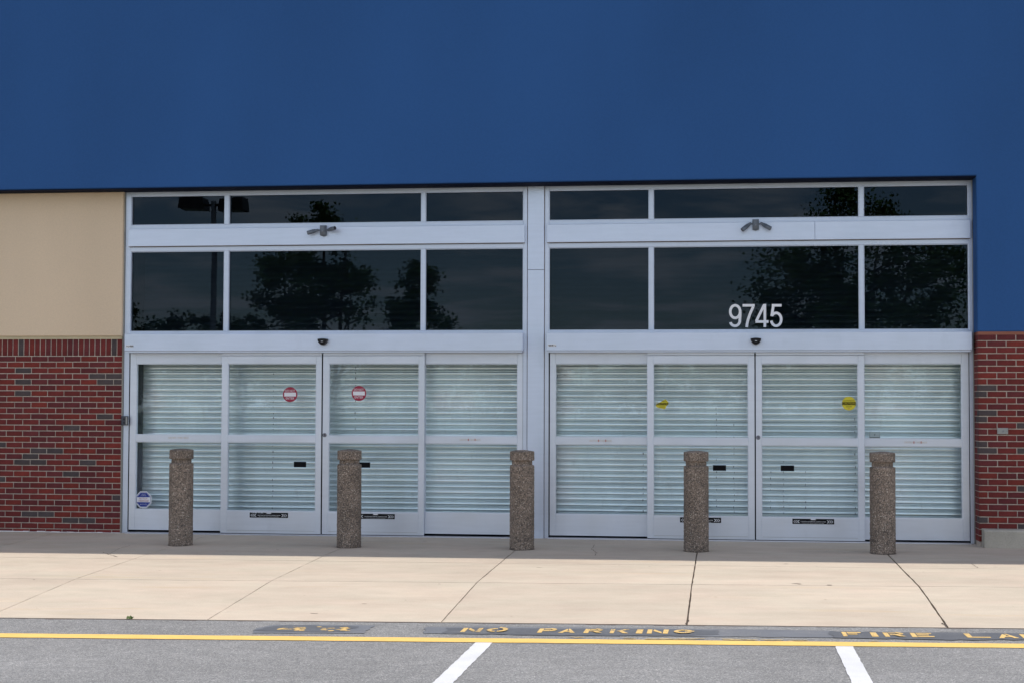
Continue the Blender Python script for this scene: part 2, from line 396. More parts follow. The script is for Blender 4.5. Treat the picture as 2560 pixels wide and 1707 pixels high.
def ground_poly(mb, pts, lift, mi=0):
    """flat polygon lying on the ground: pts are (X, Y)"""
    mb.add([(x, y, gz(x, y)+lift) for x, y in pts], [tuple(range(len(pts)))], mi)
def ground_strip(mb, x0, x1, y0, y1, lift, nx=1, ny=1, jit=0.0, mi=0):
    v = []
    for j in range(ny+1):
        for i in range(nx+1):
            x = x0+(x1-x0)*i/nx; y = y0+(y1-y0)*j/ny
            jy = (rnd.uniform(-jit, jit) if j in (0, ny) else 0); jx = (rnd.uniform(-jit, jit) if i in (0, nx) else 0)
            v.append((x+jx, y+jy, gz(x, y)+lift))
    mb.add(v, [(j*(nx+1)+i, (j+1)*(nx+1)+i, (j+1)*(nx+1)+i+1, j*(nx+1)+i+1) for j in range(ny) for i in range(nx)], mi)

mb = MB(); x = -15.0
while x < 10.8:
    w = rnd.uniform(.04, .16); a_ = rnd.uniform(.006, .034) if rnd.random() < .8 else .003
    mb.add([(x, YE+.004, gz(x, YE)+.0005), (x+w, YE+.004, gz(x+w, YE)+.0005), (x+w, YE-a_*rnd.uniform(.6, 1), gz(x+w, YE-.02)+.0005), (x, YE-a_, gz(x, YE-.02)+.0005)], [(0, 3, 2, 1)]); x += w
mb.build('edge_dirt', 'edge_dirt', lot, fix=False)
mb = MB(); ground_strip(mb, -24, 14, -6.880, -6.675, .003, 380, 1, .004); mb.build('yellow_line', 'yellow_paint', lot)
for xc in (-1.706, .808):
    mb = MB(); ground_strip(mb, xc-.061, xc+.061, -11.6, -6.89, .003, 1, 60, .004); mb.build('white_line', 'white_paint', lot)

# painted-out patches (px outlines -> ground)
def px_poly(pts): return [on_ground(*p) for p in pts]
def patch(name, mat, pts, lift, rough=.02):
    P = px_poly(pts); out = []
    for i in range(len(P)):
        a, b = P[i], P[(i+1) % len(P)]; n = max(2, int((b-a).length/.07))
        for k in range(n):
            q = a.lerp(b, k/n); out.append((q.x+rnd.uniform(-rough, rough), q.y+rnd.uniform(-rough, rough)))
    mb = MB(); ground_poly(mb, out, lift); me = mb.mesh(name); me.materials.append(MATS[mat])
    bm = bmesh.new(); bm.from_mesh(me); bmesh.ops.triangulate(bm, faces=bm.faces); bmesh.ops.recalc_face_normals(bm, faces=bm.faces)
    for f in bm.faces:
        if f.normal.z < 0: f.normal_flip()
    bm.to_mesh(me); bm.free()
    return link(name, me, lot)
patch('faded_patch', 'grey_patch', [(640, 1569), (690, 1561), (940, 1562), (905, 1583), (632, 1582)], .0030)
patch('dark_patch', 'black_patch', [(633, 1576), (665, 1567.5), (710, 1562.5), (893, 1566), (860, 1579), (690, 1579.5)], .0045, .03)
patch('faded_patch', 'grey_patch', [(1056, 1583), (1066, 1567), (1200, 1565), (1640, 1570), (2080, 1576), (2088, 1593), (1400, 1588)], .0030)
patch('dark_patch', 'black_patch', [(1108, 1583), (1120, 1569), (1640, 1573), (1795, 1576), (1800, 1586), (1700, 1589.5), (1350, 1587)], .0045, .02)
patch('dark_patch', 'black_patch', [(2080, 1594), (2072, 1578), (2330, 1581), (2720, 1584), (2740, 1600), (2380, 1599.5)], .0045, .02)

def ring(cx_, cy_, rx, ry, tx, ty, a0, a1, n=8):
    out = []
    for k in range(n):
        A, B = radians(a0+(a1-a0)*k/n), radians(a0+(a1-a0)*(k+1)/n)
        out.append([(cx_+rx*cos(A), cy_+ry*sin(A)), (cx_+rx*cos(B), cy_+ry*sin(B)), (cx_+(rx-tx)*cos(B), cy_+(ry-ty)*sin(B)), (cx_+(rx-tx)*cos(A), cy_+(ry-ty)*sin(A))])
    return out
R_ = lambda x0, y0, x1, y1: [(x0, y0), (x1, y0), (x1, y1), (x0, y1)]
T, V = .24, .22
STENCIL = {
 'N': [R_(0, 0, T, 1), R_(1-T, 0, 1, 1), [(.30, .98), (.30, .62), (.70, .02), (.70, .40)]],
 'O': ring(.5, .5, .5, .5, .23, .20, 96, 264, 12)+ring(.5, .5, .5, .5, .23, .20, -84, 84, 12),
 'P': [R_(0, 0, T, 1)]+[R_(T+.04, 1-V, .62, 1), R_(T+.04, .38, .62, .38+V*.9)]+ring(.62, .69, .38, .31, T, V, -90, 90, 8),
 'A': [[(0, 0), (.27, 0), (.53, .66), (.40, .98)], [(.46, 1), (.58, 1), (1, 0), (.72, 0)], R_(.33, .22, .68, .40)],
 'R': [R_(0, 0, T, 1)]+[R_(T+.04, 1-V, .60, 1), R_(T+.04, .42, .60, .42+V*.8)]+ring(.60, .71, .36, .29, T, V, -90, 90, 8)+[[(.40, .40), (.68, .40), (1, 0), (.70, 0)]],
 'K': [R_(0, 0, T, 1), [(T+.05, .52), (.70, 1), (1, 1), (.50, .50)], [(.44, .50), (.66, .56), (1, 0), (.70, 0)]],
 'I': [R_(0, 0, 1, 1)],
 'G': ring(.5, .5, .5, .5, .23, .20, 38, 322, 18)+[R_(.52, .34, .97, .50)],
 'F': [R_(0, 0, T, 1), R_(T+.03, 1-V, 1, 1), R_(T+.03, .42, .80, .42+V)],
 'E': [R_(0, 0, T, 1), R_(T+.03, 1-V, .96, 1), R_(T+.03, .40, .82, .40+V*.9), R_(T+.03, 0, 1, V)],
 'L': [R_(0, 0, T, 1), R_(T+.0, 0, 1, V)],
}
def stencil(ch, x0, x1, y0, y1):
    mb = MB()
    for k, poly in enumerate(STENCIL[ch]):
        ground_poly(mb, [(x0+a*(x1-x0)+rnd.uniform(-.003, .003), y0+b*(y1-y0)+rnd.uniform(-.004, .004)) for a, b in poly], .0065+.0004*k)
    o = mb.build('stencil_letter', 'yellow_stencil', lot)
    for p in o.data.polygons:
        if p.normal.z < 0: p.flip()
    return o
def word(chs, pxs, ybot, ytop, z=None):
    for ch, (a, b) in zip(chs, pxs):
        ym = (ybot(a)+ytop(a))/2
        A = on_ground(a, ym); B = on_ground(b, ym)
        lo = on_ground((a+b)/2, ybot((a+b)/2)); hi = on_ground((a+b)/2, ytop((a+b)/2))
        stencil(ch, A.x, B.x, lo.y, hi.y)
q = lambda *z: [(1100+a/3.36, 1100+b/3.36) for a, b in z]
word('NOPARKING', q((186, 352), (392, 573), (828, 982), (1004, 1142), (1213, 1372), (1430, 1590), (1650, 1703), (1740, 1918), (1963, 2140)),
     lambda x: 1580.6+(x-1150)*(1585.2-1580.6)/580, lambda x: 1570.2+(x-1150)*(1575.3-1570.2)/580)
q = lambda *z: [(2060+a/4.704, 2060+b/4.704) for a, b in z]
word('FIRELANE', q((218, 440), (550, 626), (705, 950), (1022, 1280), (1665, 1938), (2030, 2265), (2320, 2560), (2620, 2880)),
     lambda x: 1591.2+(x-2104)*(1596-1591.2)/420, lambda x: 1580.6+(x-2104)*(1585.6-1580.6)/420)
# worn yellow left-overs of older lettering on the first patch
mb = MB()
for k in range(46):
    px = rnd.choice([rnd.gauss(735, 17), rnd.gauss(760, 10), rnd.gauss(815, 18), rnd.gauss(865, 5)]); py = rnd.uniform(1567.5, 1577.5)
    P = on_ground(px, py); r = rnd.uniform(.008, .028); n = 6
    ground_poly(mb, [(P.x+r*1.4*cos(2*pi*i/n)*rnd.uniform(.5, 1.2), P.y+r*sin(2*pi*i/n)*rnd.uniform(.5, 1.2)) for i in range(n)], .0058)
mb.build('paint_remnant', 'yellow_stencil', lot, fix=False)
mb = MB()
for a, b, ym in ((1430, 1450, 1593), (1567, 1585, 1595), (1620, 1760, 1597), (1815, 1835, 1598), (1838, 1892, 1598.6), (1908, 1945, 1599.5), (1975, 2015, 1601), (2178, 2194, 1602.5)):
    x = a
    while x < b:
        P = on_ground(x, ym+rnd.uniform(-1.2, 1.0)); r = rnd.uniform(.01, .03)
        ground_poly(mb, [(P.x+r*2.0*cos(2*pi*i/6)*rnd.uniform(.5, 1.2), P.y+r*.8*sin(2*pi*i/6)*rnd.uniform(.5, 1.2)) for i in range(6)], .0034); x += rnd.uniform(3, 9)
mb.build('paint_remnant', 'old_yellow', lot, fix=False)

# sidewalk: slabs with open joints over a dark bed
walk = empty('sidewalk', (0, -3, 0)); walk['kind'] = 'structure'
mb = MB(); bx = [-16, -12, -8, -4, 0, 4, 8, 12]; by = [.5, -2.14, -2.52, -4.0136, YE-.004]
mb.add([(x, y, gz(x, y)-.016) for y in by for x in bx], [(j*8+i, (j+1)*8+i, (j+1)*8+i+1, j*8+i+1) for j in range(4) for i in range(7)])
mb.build('joint_bed', 'walk_joint_and_shade', walk)
JX = [-15.2, -13.35, -11.5, -9.65, -7.80, -5.935, -4.080, -2.200, -.297, 1.645, 3.50, 5.37, 7.24, 9.1, 11.0]
JY = [.45, -2.52, -4.0136, YE]
JG = [.004, .008, .011, .012, .015]
for ci in range(len(JX)-1):
    for ri in range(3):
        gl_ = .006 if ci < 5 or ci > 8 else .0055; gw = .0018 if ri else .0018
        x0, x1 = JX[ci], JX[ci+1]; y0, y1 = JY[ri], JY[ri+1]
        n, m = 14, 14
        r1 = random.Random(100+ci*7+ri); vt = []
        gl_l = {5: .0035, 6: .0035, 7: .0055, 8: .006, 9: .007}.get(ci, .004); gl_r = {4: .0035, 5: .0035, 6: .0055, 7: .006, 8: .007}.get(ci, .004)
        for j in range(m+1):
            for i in range(n+1):
                x = x0+(x1-x0)*i/n; y = y0+(y1-y0)*j/m; dz = 0
                if i == 0: x += gl_l+r1.uniform(-.002, .003)
                if i == n: x -= gl_r+r1.uniform(-.002, .003)
                if j == 0 and ri: y -= .0045+r1.uniform(-.002, .003)
                if j == m: y += (.0045+r1.uniform(-.002, .003)) if ri < 2 else r1.uniform(0, .006)
                if i in (0, n) or j in (0, m): dz = -.002
                vt.append((x, y, gz(x, y)+.006+dz))
        mb = MB(); W1 = n+1
        mb.add(vt, [(j*W1+i, (j+1)*W1+i, (j+1)*W1+i+1, j*W1+i+1) for j in range(m) for i in range(n)])
        per = [i for i in range(W1)]+[j*W1+n for j in range(1, m+1)]+[m*W1+i for i in range(n-1, -1, -1)]+[j*W1 for j in range(m-1, 0, -1)]
        low = [(vt[k][0], vt[k][1], vt[k][2]-.09) for k in per]; L = len(per)
        mb.add([vt[k] for k in per]+low, [(k, (k+1) % L, (k+1) % L+L, k+L) for k in range(L)])
        mb.build('slab', 'concrete_walk', walk)

def crack(pts, w=.004):
    mb = MB(); P = []
    for a, b in zip(pts[:-1], pts[1:]):
        A, B = on_ground(*a), on_ground(*b)
        for k in range(6): q_ = A.lerp(B, k/6); P.append((q_.x+rnd.uniform(-.008, .008), q_.y+rnd.uniform(-.012, .012)))
    for (xa, ya), (xb, yb) in zip(P[:-1], P[1:]):
        d = Vector((xb-xa, yb-ya)); n = Vector((-d.y, d.x)).normalized()*w*rnd.uniform(.4, 1.1)
        mb.add([(xa-n.x, ya-n.y, gz(xa, ya)+.0075), (xb-n.x, yb-n.y, gz(xb, yb)+.0075), (xb+n.x, yb+n.y, gz(xb, yb)+.0075), (xa+n.x, ya+n.y, gz(xa, ya)+.0075)], [(0, 1, 2, 3)])
    mb.build('crack', 'walk_joint_and_shade', walk, fix=False)
crack([(258, 1381), (275, 1387), (297, 1394)], .006); crack([(272, 1386), (300, 1371), (330, 1362)], .003)
crack([(1478, 1372), (1492, 1382), (1487, 1390)], .004); crack([(1487, 1362), (1478, 1372)], .003); crack([(2430, 1410), (2440, 1417), (2446, 1421)], .004)
crack([(2368, 1568), (2352, 1556)], .008); crack([(1717, 1560), (1722, 1549)], .006)
mb = MB()
def spot(x, y, r, e=1.0):
    n = 8; mb.add([(x+r*e*cos(2*pi*k/n)*rnd.uniform(.6, 1.2), y+r*sin(2*pi*k/n)*rnd.uniform(.6, 1.2), gz(x, y)+.0072) for k in range(n)], [tuple(range(n))])
for px, py, r_, e in ((1990, 1459.5, .018, 2.2), (1999, 1461, .012, 2), (2073, 1463, .02, 1.6), (1062, 1353, .016, 1.6), (1347, 1419, .012, 3), (784, 1534, .012, 3), (1790, 1493, .008, 2), (911, 1510, .012, 2), (1965, 1410, .012, 2)):
    P = on_ground(px, py); spot(P.x, P.y, r_, e)
for k in range(34): spot(rnd.uniform(-8, 3), rnd.uniform(-5.7, -.4), rnd.uniform(.004, .012), rnd.uniform(1, 1.8))
mb.build('gum_spot', 'gum_brown', walk, fix=False)

# ================================================================ STORE BUILDING
store = empty('store_building', (-3.5, 4, .2))
tag(store, 'blue stucco store building with beige panel and red brick base', 'building')
ZS = 4.222; XL, XR = -15.6, 9.4; TOP = 7.95; FY = -.28; XO = 2.706
mb = MB(); mb.prism_xz([(XL, ZS), (XO, ZS), (XO, 2.524), (XR, 2.524), (XR, TOP), (XL, TOP)], FY, .30)
me = mb.mesh('blue_wall'); me.materials.append(MATS['blue_stucco'])
bm = bmesh.new(); bm.from_mesh(me)
bmesh.ops.recalc_face_normals(bm, faces=bm.faces)
ed = [e for e in bm.edges if all(abs(v.co.y-FY) < 1e-4 for v in e.verts)]
bmesh.ops.bevel(bm, geom=ed, offset=.008, segments=2, affect='EDGES'); bm.to_mesh(me); bm.free()
link('blue_wall', me, store)
mb = MB(); mb.box(XL, XO-.002, FY+.006, -.002, ZS-.012, ZS-.002); mb.build('soffit_trim', 'navy_soffit', store)
mb = MB(); mb.box(XL, XR, .30, .50, ZS, TOP-.4)
mb.box(XL, XR, 13.8, 14.0, -.1, TOP-.4); mb.box(XL, XL+.2, .50, 13.8, -.1, TOP-.4); mb.box(XR-.2, XR, .50, 13.8, -.1, TOP-.4)
mb.build('shell_wall', 'interior_dark', store)
mb = MB(); mb.box(XL+.2, XR-.2, .50, 13.8, TOP-.7, TOP-.45); mb.build('roof', 'roof_membrane', store)
mb = MB(); mb.box(XL+.2, XR-.2, .50, 13.8, -.1, .2); mb.build('interior_floor', 'interior_dark', store)
# beige panel, left
XB = -7.040
mb = MB(); mb.bbox(XL, XB, -.052, .22, 2.510, ZS-.013, .006); mb.build('beige_panel', 'beige_stucco', store)
mb = MB(); mb.box(XL, XB-.004, -.034, .2, 2.474, 2.5095); mb.build('sill_sealant', 'cream_sealant', store)

BRICK_MESH = {}
def brick(parent, x0, x1, y0, y1, z0, z1, tone):
    key = (round(x1-x0, 4), round(y1-y0, 4), round(z1-z0, 4), tone)
    if key not in BRICK_MESH:
        a, b, c = (x1-x0)/2, (y1-y0)/2, (z1-z0)/2; m = MB(); m.bbox(-a, a, -b, b, -c, c, .0035); me = m.mesh('brick')
        bm = bmesh.new(); bm.from_mesh(me); bmesh.ops.recalc_face_normals(bm, faces=bm.faces); bm.to_mesh(me); bm.free()
        me.materials.append(MATS[tone]); BRICK_MESH[key] = me
    o = link('brick', BRICK_MESH[key], parent)
    o.location = ((x0+x1)/2+rnd.uniform(-.0008, .0008), (y0+y1)/2+rnd.uniform(-.0012, .0012), (z0+z1)/2+rnd.uniform(-.0006, .0006))
    return o
def tone_pick(r):
    k = r.random()
    return 'brick_red' if k < .45 else 'brick_maroon' if k < .78 else 'brick_bright' if k < .955 else 'brick_dark'
def tone_red(r):
    k = r.random()
    return 'brick_red' if k < .46 else 'brick_maroon' if k < .80 else 'brick_bright'
P3 = .2032/3; MJ = .0105; BL = .2032-MJ; BH = P3-MJ
# --- left brick wall
wl_ = empty('brick_wall', (-8, -.03, .2)); wl_.parent = store; wl_.matrix_parent_inverse = store.matrix_world.inverted()
mb = MB(); mb.box(XL, XB-.001, -.0225, .2, .10, 2.4738); mb.build('mortar', 'mortar', wl_)
def X_of(px, z): # world X on the left brick face for a photo x
    return on_y(px, 1000, -.03).x
darkL = {3: [60.6], 4: [246, 288], 5: [60, 266, 297], 7: [60], 11: [265], 13: [182], 16: [7], 17: [97.6, 138.7], 18: [76.5], 19: [55.5, 97.6, 221], 21: [180], 22: [6], 25: [292], 28: [74, 115], 29: [177, 219]}
XE = XB-.004; rb = random.Random(11)
field = {}
for c in range(1, 32):
    z1 = 2.2715-(c-1)*P3; z0 = z1-BH
    x1 = XE; first = True; i = 0
    while x1 > XL+.05:
        w = (BL/2-MJ/4 if (c % 2 and first) else BL)
        x0 = max(XL, x1-w); xm = (x0+x1)/2
        if xm > -8.75:
            dark = any(X_of(d, 0) > x0-.005 and X_of(d, 0) < x1+.005 for d in darkL.get(c, []))
            brick(wl_, x0, x1, -.030, .06, z0, z1, 'brick_dark' if dark else tone_red(rb))
        else:
            field.setdefault(tone_pick(rb), MB()).bbox(x0, x1, -.030, .06, z0, z1, .0035)
        x1 = x0-MJ; first = False
x1 = XE; k = 0
SP = P3
while x1 > XL+.05:
    x0 = x1-BH
    if x1 > -8.75:
        brick(wl_, x0, x1, -.030, .06, 2.282, 2.4735, 'brick_dark' if k in (1, 18) else tone_red(rb))
    else:
        field.setdefault(tone_pick(rb), MB()).bbox(x0, x1, -.030, .06, 2.282, 2.4735, .0035)
    x1 = x0-MJ; k += 1
for tn, m in field.items():
    o = m.build('brick_field', tn, wl_); o['kind'] = 'stuff'
mb = MB()   # ragged white sealant at the foot of the wall
x = XL
while x < XB:
    w = rnd.uniform(.05, .16); h = rnd.uniform(.004, .014); zz = gz(x, -.03)+.006
    mb.box(x, min(x+w-.001, XB), -.030-rnd.uniform(.004, .010), -.029, zz-.006, zz+h); x += w
mb.build('foot_sealant', 'white_caulk', wl_)
mb = MB(); mb.box(XB, -7.0295, -.012, .15, .19, ZS-.02); mb.build('jamb_sealant', 'grey_plate', store)
# --- right brick pier
wr = empty('brick_wall', (3.2, FY, .2)); wr.parent = store; wr.matrix_parent_inverse = store.matrix_world.inverted()
BYF = FY+.004; X0R = XO+.004
mb = MB(); mb.box(X0R+.008, XR, BYF+.0075, .2, .10, 2.488); mb.build('mortar', 'mortar', wr)
mb = MB(); mb.box(X0R+.003, XR, BYF+.004, .2, 2.489, 2.5235); mb.build('ledge_sealant', 'rust_sealant', wr)
darkR = {9: [2466], 10: [2453], 13: [2466], 14: [2453], 15: [2552], 18: [2453], 19: [2467, 2552], 25: [2552], 30: [2455], 31: [2553]}
field = {}
for c in range(1, 34):
    z1 = 2.488-(c-1)*P3; z0 = z1-BH; x0 = X0R; first = True
    if z1 < .15: break
    while x0 < XR-.05:
        head = (c % 2 == 0 and first)
        w = .0905 if head else BL; x1 = min(XR, x0+w); y1 = BYF+(.193 if head else .09)
        dark = any(x0-.01 < on_y(d, 1000, FY).x < x1+.01 for d in darkR.get(c, []))
        tn = 'brick_dark' if dark else tone_red(rb)
        if x0 < 3.45: brick(wr, x0, x1, BYF, y1, z0, z1, tn)
        else: field.setdefault(tone_pick(rb), MB()).bbox(x0, x1, BYF, y1, z0, z1, .0035)
        x0 = x1+MJ; first = False
    ya = BYF+(.193 if c % 2 == 0 else .09)+MJ
    brick(wr, X0R, X0R+.09, ya, -.004, z0, z1, tone_red(rb))
for tn, m in field.items():
    o = m.build('brick_field', tn, wr); o['kind'] = 'stuff'
# plinth
mb = MB(); pl = []
for x in (2.735, XR):
    pl.append([(x, -.47, .12), (x, -.47, .385), (x, -.455, .400), (x, FY-.0005, .405), (x, FY-.0005, .12)])
v = pl[0]+pl[1]; mb.add(v, [(4, 3, 2, 1, 0), (5, 6, 7, 8, 9)]+[(i, (i+1) % 5, (i+1) % 5+5, i+5) for i in range(5)])
mb.build('plinth', 'plinth_concrete', store)
# column cover between the two entrances
zc1 = on_y(1340, 675, 0).z
cc = empty('column_cover', (-2.144, 0, .2)); cc.parent = store; cc.matrix_parent_inverse = store.matrix_world.inverted()
mb = MB(); mb.bbox(-2.238, -2.050, -.012, .2, .205, zc1-.002, .003); mb.build('cover_panel', 'aluminium_panel', cc)
mb = MB(); mb.bbox(-2.238, -2.050, -.012, .2, zc1+.002, ZS-.013, .003); mb.build('cover_panel', 'aluminium_panel', cc)
mb = MB(); mb.box(-2.2435, -2.0445, .006, .19, .2, ZS-.013); mb.build('cover_joint', 'caulk_brown', cc)
mb = MB(); mb.box(2.6995, X0R-.001, -.006, .2, .19, ZS-.013); mb.build('jamb_sealant', 'grey_plate', store)
# wall behind beams so the shop interior is closed off beside the openings
mb = MB(); mb.box(XL+.2, -7.03, .22, .5, -.1, ZS); mb.build('inner_wall', 'interior_dark', store)
mb = MB(); mb.box(2.72, XR-.2, .30, .5, -.1, ZS); mb.build('inner_wall', 'interior_dark', store)

# ================================================================ ENTRANCES
ZT = dict(head=4.162, ub=3.816, band1=3.766, band0=3.562, lt=3.505, lb=2.562, hd1=2.530, hd0=2.330, dtop=2.312)
def bars(mb, x0, x1, z0, z1, xs_, zs_, yf, yb, b=.003):
    pass
def make_entrance(xa, xb, cols, label, seam, sides):
    E = empty('entrance_frame', ((xa+xb)/2, 0, gz((xa+xb)/2, 0))); tag(E, label, 'entrance', 'aluminium entrance frames')
    z = ZT; mb = MB(); yf, yb = 0.0, .11
    # jambs full height
    mb.bbox(xa, cols[0][0], yf, yb, gz(xa, 0)+.004, ZS-.013); mb.bbox(cols[-1][1], xb, yf, yb, gz(xb, 0)+.004, ZS-.013)
    x0, x1 = cols[0][0], cols[-1][1]
    # horizontal rails
    for (za, zb) in ((z['head'], ZS-.013), (z['band1']-.004, z['ub']), (z['lt'], z['band0']-.005), (z['hd1']-.01, z['lb'])):
        mb.bbox(x0, x1, yf+.001, yb-.001, za, zb)
    # mullions between rails
    for a, b in zip(cols[:-1], cols[1:]):
        mb.bbox(a[1], b[0], yf+.002, yb-.002, z['ub'], z['head']); mb.bbox(a[1], b[0], yf+.002, yb-.002, z['lb'], z['lt'])
    # glazing stops
    for a, b in cols:
        for za, zb in ((z['ub'], z['head']), (z['lb'], z['lt'])):
            s = .007
            mb.box(a, a+s, yf+.012, yb-.004, za, zb); mb.box(b-s, b, yf+.012, yb-.004, za, zb)
            mb.box(a+s, b-s, yf+.013, yb-.004, za, za+s); mb.box(a+s, b-s, yf+.013, yb-.004, zb-s, zb)
    mb.build('frame', 'aluminium', E)
    for a, b in cols:
        for za, zb in ((z['ub'], z['head']), (z['lb'], z['lt'])):
            m = MB(); m.box(a+.0055, b-.0055, .045, .051, za+.0055, zb-.0055); m.build('transom_pane', 'tinted_glass', E)
    # proud band of flat panels
    xs_ = [x0-.02]+list(seam)+[x1+.02]
    for a, b in zip(xs_[:-1], xs_[1:]):
        m = MB(); m.bbox(a+.0012, b-.0012, -.040, -.001, z['band0'], z['band1'], .003); m.build('band_panel', 'aluminium_panel', E)
    m = MB(); m.box(x0-.018, x1+.018, -.024, -.0005, z['band0']-.0030, z['band0']-.0002); m.build('band_joint', 'caulk_brown', E)
    # operator header
    h = MB(); h.bbox(x0-.012, x1+.012, -.140, -.0005, z['hd0'], z['hd1'], .004); h.box(x0, x1, -.118, -.006, z['dtop'], z['hd0']-.0005)
    H = h.build('header', 'aluminium_panel', E)
    lb = MB(); lx = x0+.005
    rect(lb, lx, lx+.095, 2.373, 2.402, -.1412, 0)
    for k in range(9):
        xx = lx+.008+k*.0098; rect(lb, xx, xx+rnd.uniform(.004, .008), 2.384+rnd.uniform(-.006, .002), 2.390+rnd.uniform(-.002, .008), -.1417-.0001*k, 1)
    lb.build('torn_label', ['white_vinyl', 'black_vinyl'], H)
    # threshold
    g = max(gz(xa, 0), gz(xb, 0))
    m = MB(); m.box(x0, x1, .135, .46, g-.01, g+.012); m.build('bounce_absorber', 'interior_dark', E)  # added dark strip that keeps floor bounce off the shutter slats
    tmb = MB(); tmb.bbox(x0, x1, -.10, .13, g-.03, g+.016, .008); tmb.build('threshold', 'threshold_metal', E)
    tmb = MB(); tmb.box(x0, x1, .052, .06, g+.016, .245); tmb.build('floor_track', 'dark_gap', E)
    m = MB(); m.box(x0+.0005, x0+.011, .004, .012, g+.016, z['dtop']); m.box(x1-.011, x1-.0005, .004, .012, g+.016, z['dtop']); m.build('gap_seal', 'dark_gap', E)
    return E, g
def leaf_frame(mb, x0, x1, gx0, gx1, z0, z1, gzs, yf, th, b=.003):
    """stiles, rails, glazing stops; gzs = [(zlo, zhi) lower glass, upper glass]"""
    mb.bbox(x0, gx0, yf, yf+th, z0, z1, b); mb.bbox(gx1, x1, yf, yf+th, z0, z1, b)
    zz = [z0]+[v for g_ in gzs for v in g_]+[z1]
    for k in range(0, len(zz), 2): mb.bbox(gx0, gx1, yf+.0012, yf+th-.001, zz[k], zz[k+1], b*.7)
    s = .008
    for za, zb in gzs:
        mb.box(gx0, gx0+s, yf+.008, yf+th-.003, za, zb); mb.box(gx1-s, gx1, yf+.008, yf+th-.003, za, zb)
        mb.box(gx0+s, gx1-s, yf+.009, yf+th-.003, za, za+s); mb.box(gx0+s, gx1-s, yf+.009, yf+th-.003, zb-s, zb)
def panes(parent, gx0, gx1, gzs, y):
    for za, zb in gzs:
        m = MB(); m.box(gx0+.006, gx1-.006, y, y+.006, za+.006, zb-.006); m.build('pane', 'clear_glass', parent)
GZS = [(.484, 1.276), (1.356, 2.189)]
def make_sidelite(E, x0, x1, gx0, gx1, g):
    sdl = empty('sidelite', ((x0+x1)/2, 0, g)); sdl.parent = E; sdl.matrix_parent_inverse = E.matrix_world.inverted()
    mb = MB(); leaf_frame(mb, x0, x1, gx0, gx1, .245, 2.311, GZS, 0.0, .048); mb.build('sidelite_frame', 'aluminium_door', sdl)
    panes(sdl, gx0, gx1, GZS, .022)
    return sdl
def stand_back(sdl, px0, px1, py, strong):
    a, b = on_y(px0, py, 0), on_y(px1, py, 0); mb = MB(); h = .021; w = b.x-a.x; xm = (a.x+b.x)/2; zm = a.z; y = -.0004
    add_text(mb, 'CAUTION', a.x+w*.19, zm, y, h, w*.38, 0); add_text(mb, 'STAND', a.x+w*.57, zm, y, h, w*.24, 0); add_text(mb, 'BACK', a.x+w*.87, zm, y, h, w*.24, 0)
    if strong:
        rect(mb, a.x+w*.395, a.x+w*.435, zm-h*.6, zm+h*.6, y, 1); rect(mb, a.x+w*.705, a.x+w*.74, zm-h*.6, zm+h*.6, y, 1)
    mb.build('stand_back_lettering', ['tan_print', 'red_print'], sdl)

colsL = [(-6.962, -5.822), (-5.771, -3.477), (-3.430, -2.291)]
colsR = [(-1.996, -.857), (-.808, 1.476), (1.526, 2.660)]
EL, gL = make_entrance(-7.027, -2.245, colsL, 'silver aluminium entrance frame with dark transoms beside the beige panel', [], None)
ER, gR = make_entrance(-2.043, 2.699, colsR, 'silver aluminium entrance frame carrying white street number in its dark transom', [.990], None)
S1 = make_sidelite(EL, -6.950, -5.755, -6.874, -5.820, gL); S2 = make_sidelite(EL, -3.485, -2.293, -3.425, -2.352, gL)
S3 = make_sidelite(ER, -1.982, -.815, -1.919, -.873, gR); S4 = make_sidelite(ER, 1.455, 2.652, 1.520, 2.577, gR)
for s_, a, b, y, st in ((S1, 420.6, 472.4, 1093, 0), (S2, 1148.7, 1202.4, 1098.2, 1), (S3, 1472.8, 1530, 1100.4, 1), (S4, 2260.8, 2318.8, 1104.6, 1)): stand_back(s_, a, b, y, st)
# alarm octagon on the first sidelite
c_ = on_y(358.8, 1247.8, .02); mb = MB(); R8 = .097/cos(pi/8)
oc = lambda r: [(c_.x+r*cos(pi/8+k*pi/4), c_.z+r*sin(pi/8+k*pi/4)) for k in range(8)]
mb.prism_xz(oc(R8), .0195, .0215, 0)
Y_ = .0190
mb.add([(x, Y_, z_) for x, z_ in oc(R8*.90)], [tuple(range(8))], 1)
mb.add([(x, Y_-.0003, z_) for x, z_ in oc(R8*.86)], [tuple(range(8))], 0)
ir = R8*.83; io = [(ir*cos(pi/8+k*pi/4), ir*sin(pi/8+k*pi/4)) for k in range(8)]
xa_, xb_ = io[0][0], io[1][0]; zt = io[1][1]; zm_ = io[0][1]
zc0 = .029
mb.add([(c_.x-xb_-(zt-zc0)*.98, Y_-.0006, c_.z+zc0), (c_.x+xb_+(zt-zc0)*.98, Y_-.0006, c_.z+zc0), (c_.x+xb_, Y_-.0006, c_.z+zt), (c_.x-xb_, Y_-.0006, c_.z+zt)], [(0, 1, 2, 3)], 1)
mb.add([(c_.x-xb_-(zt-zc0)*.98, Y_-.0006, c_.z-zc0), (c_.x+xb_+(zt-zc0)*.98, Y_-.0006, c_.z-zc0), (c_.x+xb_, Y_-.0006, c_.z-zt), (c_.x-xb_, Y_-.0006, c_.z-zt)], [(3, 2, 1, 0)], 1)
add_text(mb, 'ALARM', c_.x, c_.z+.064, Y_-.001, .008, .046, 0); add_text(mb, 'SYSTEM BY', c_.x, c_.z+.047, Y_-.001, .008, .070, 0)
add_text(mb, 'NuTech', c_.x-.002, c_.z+.013, Y_-.001, .017, .098, 2, shear=.25); add_text(mb, 'National', c_.x+.002, c_.z-.009, Y_-.001, .017, .118, 2, shear=.25)
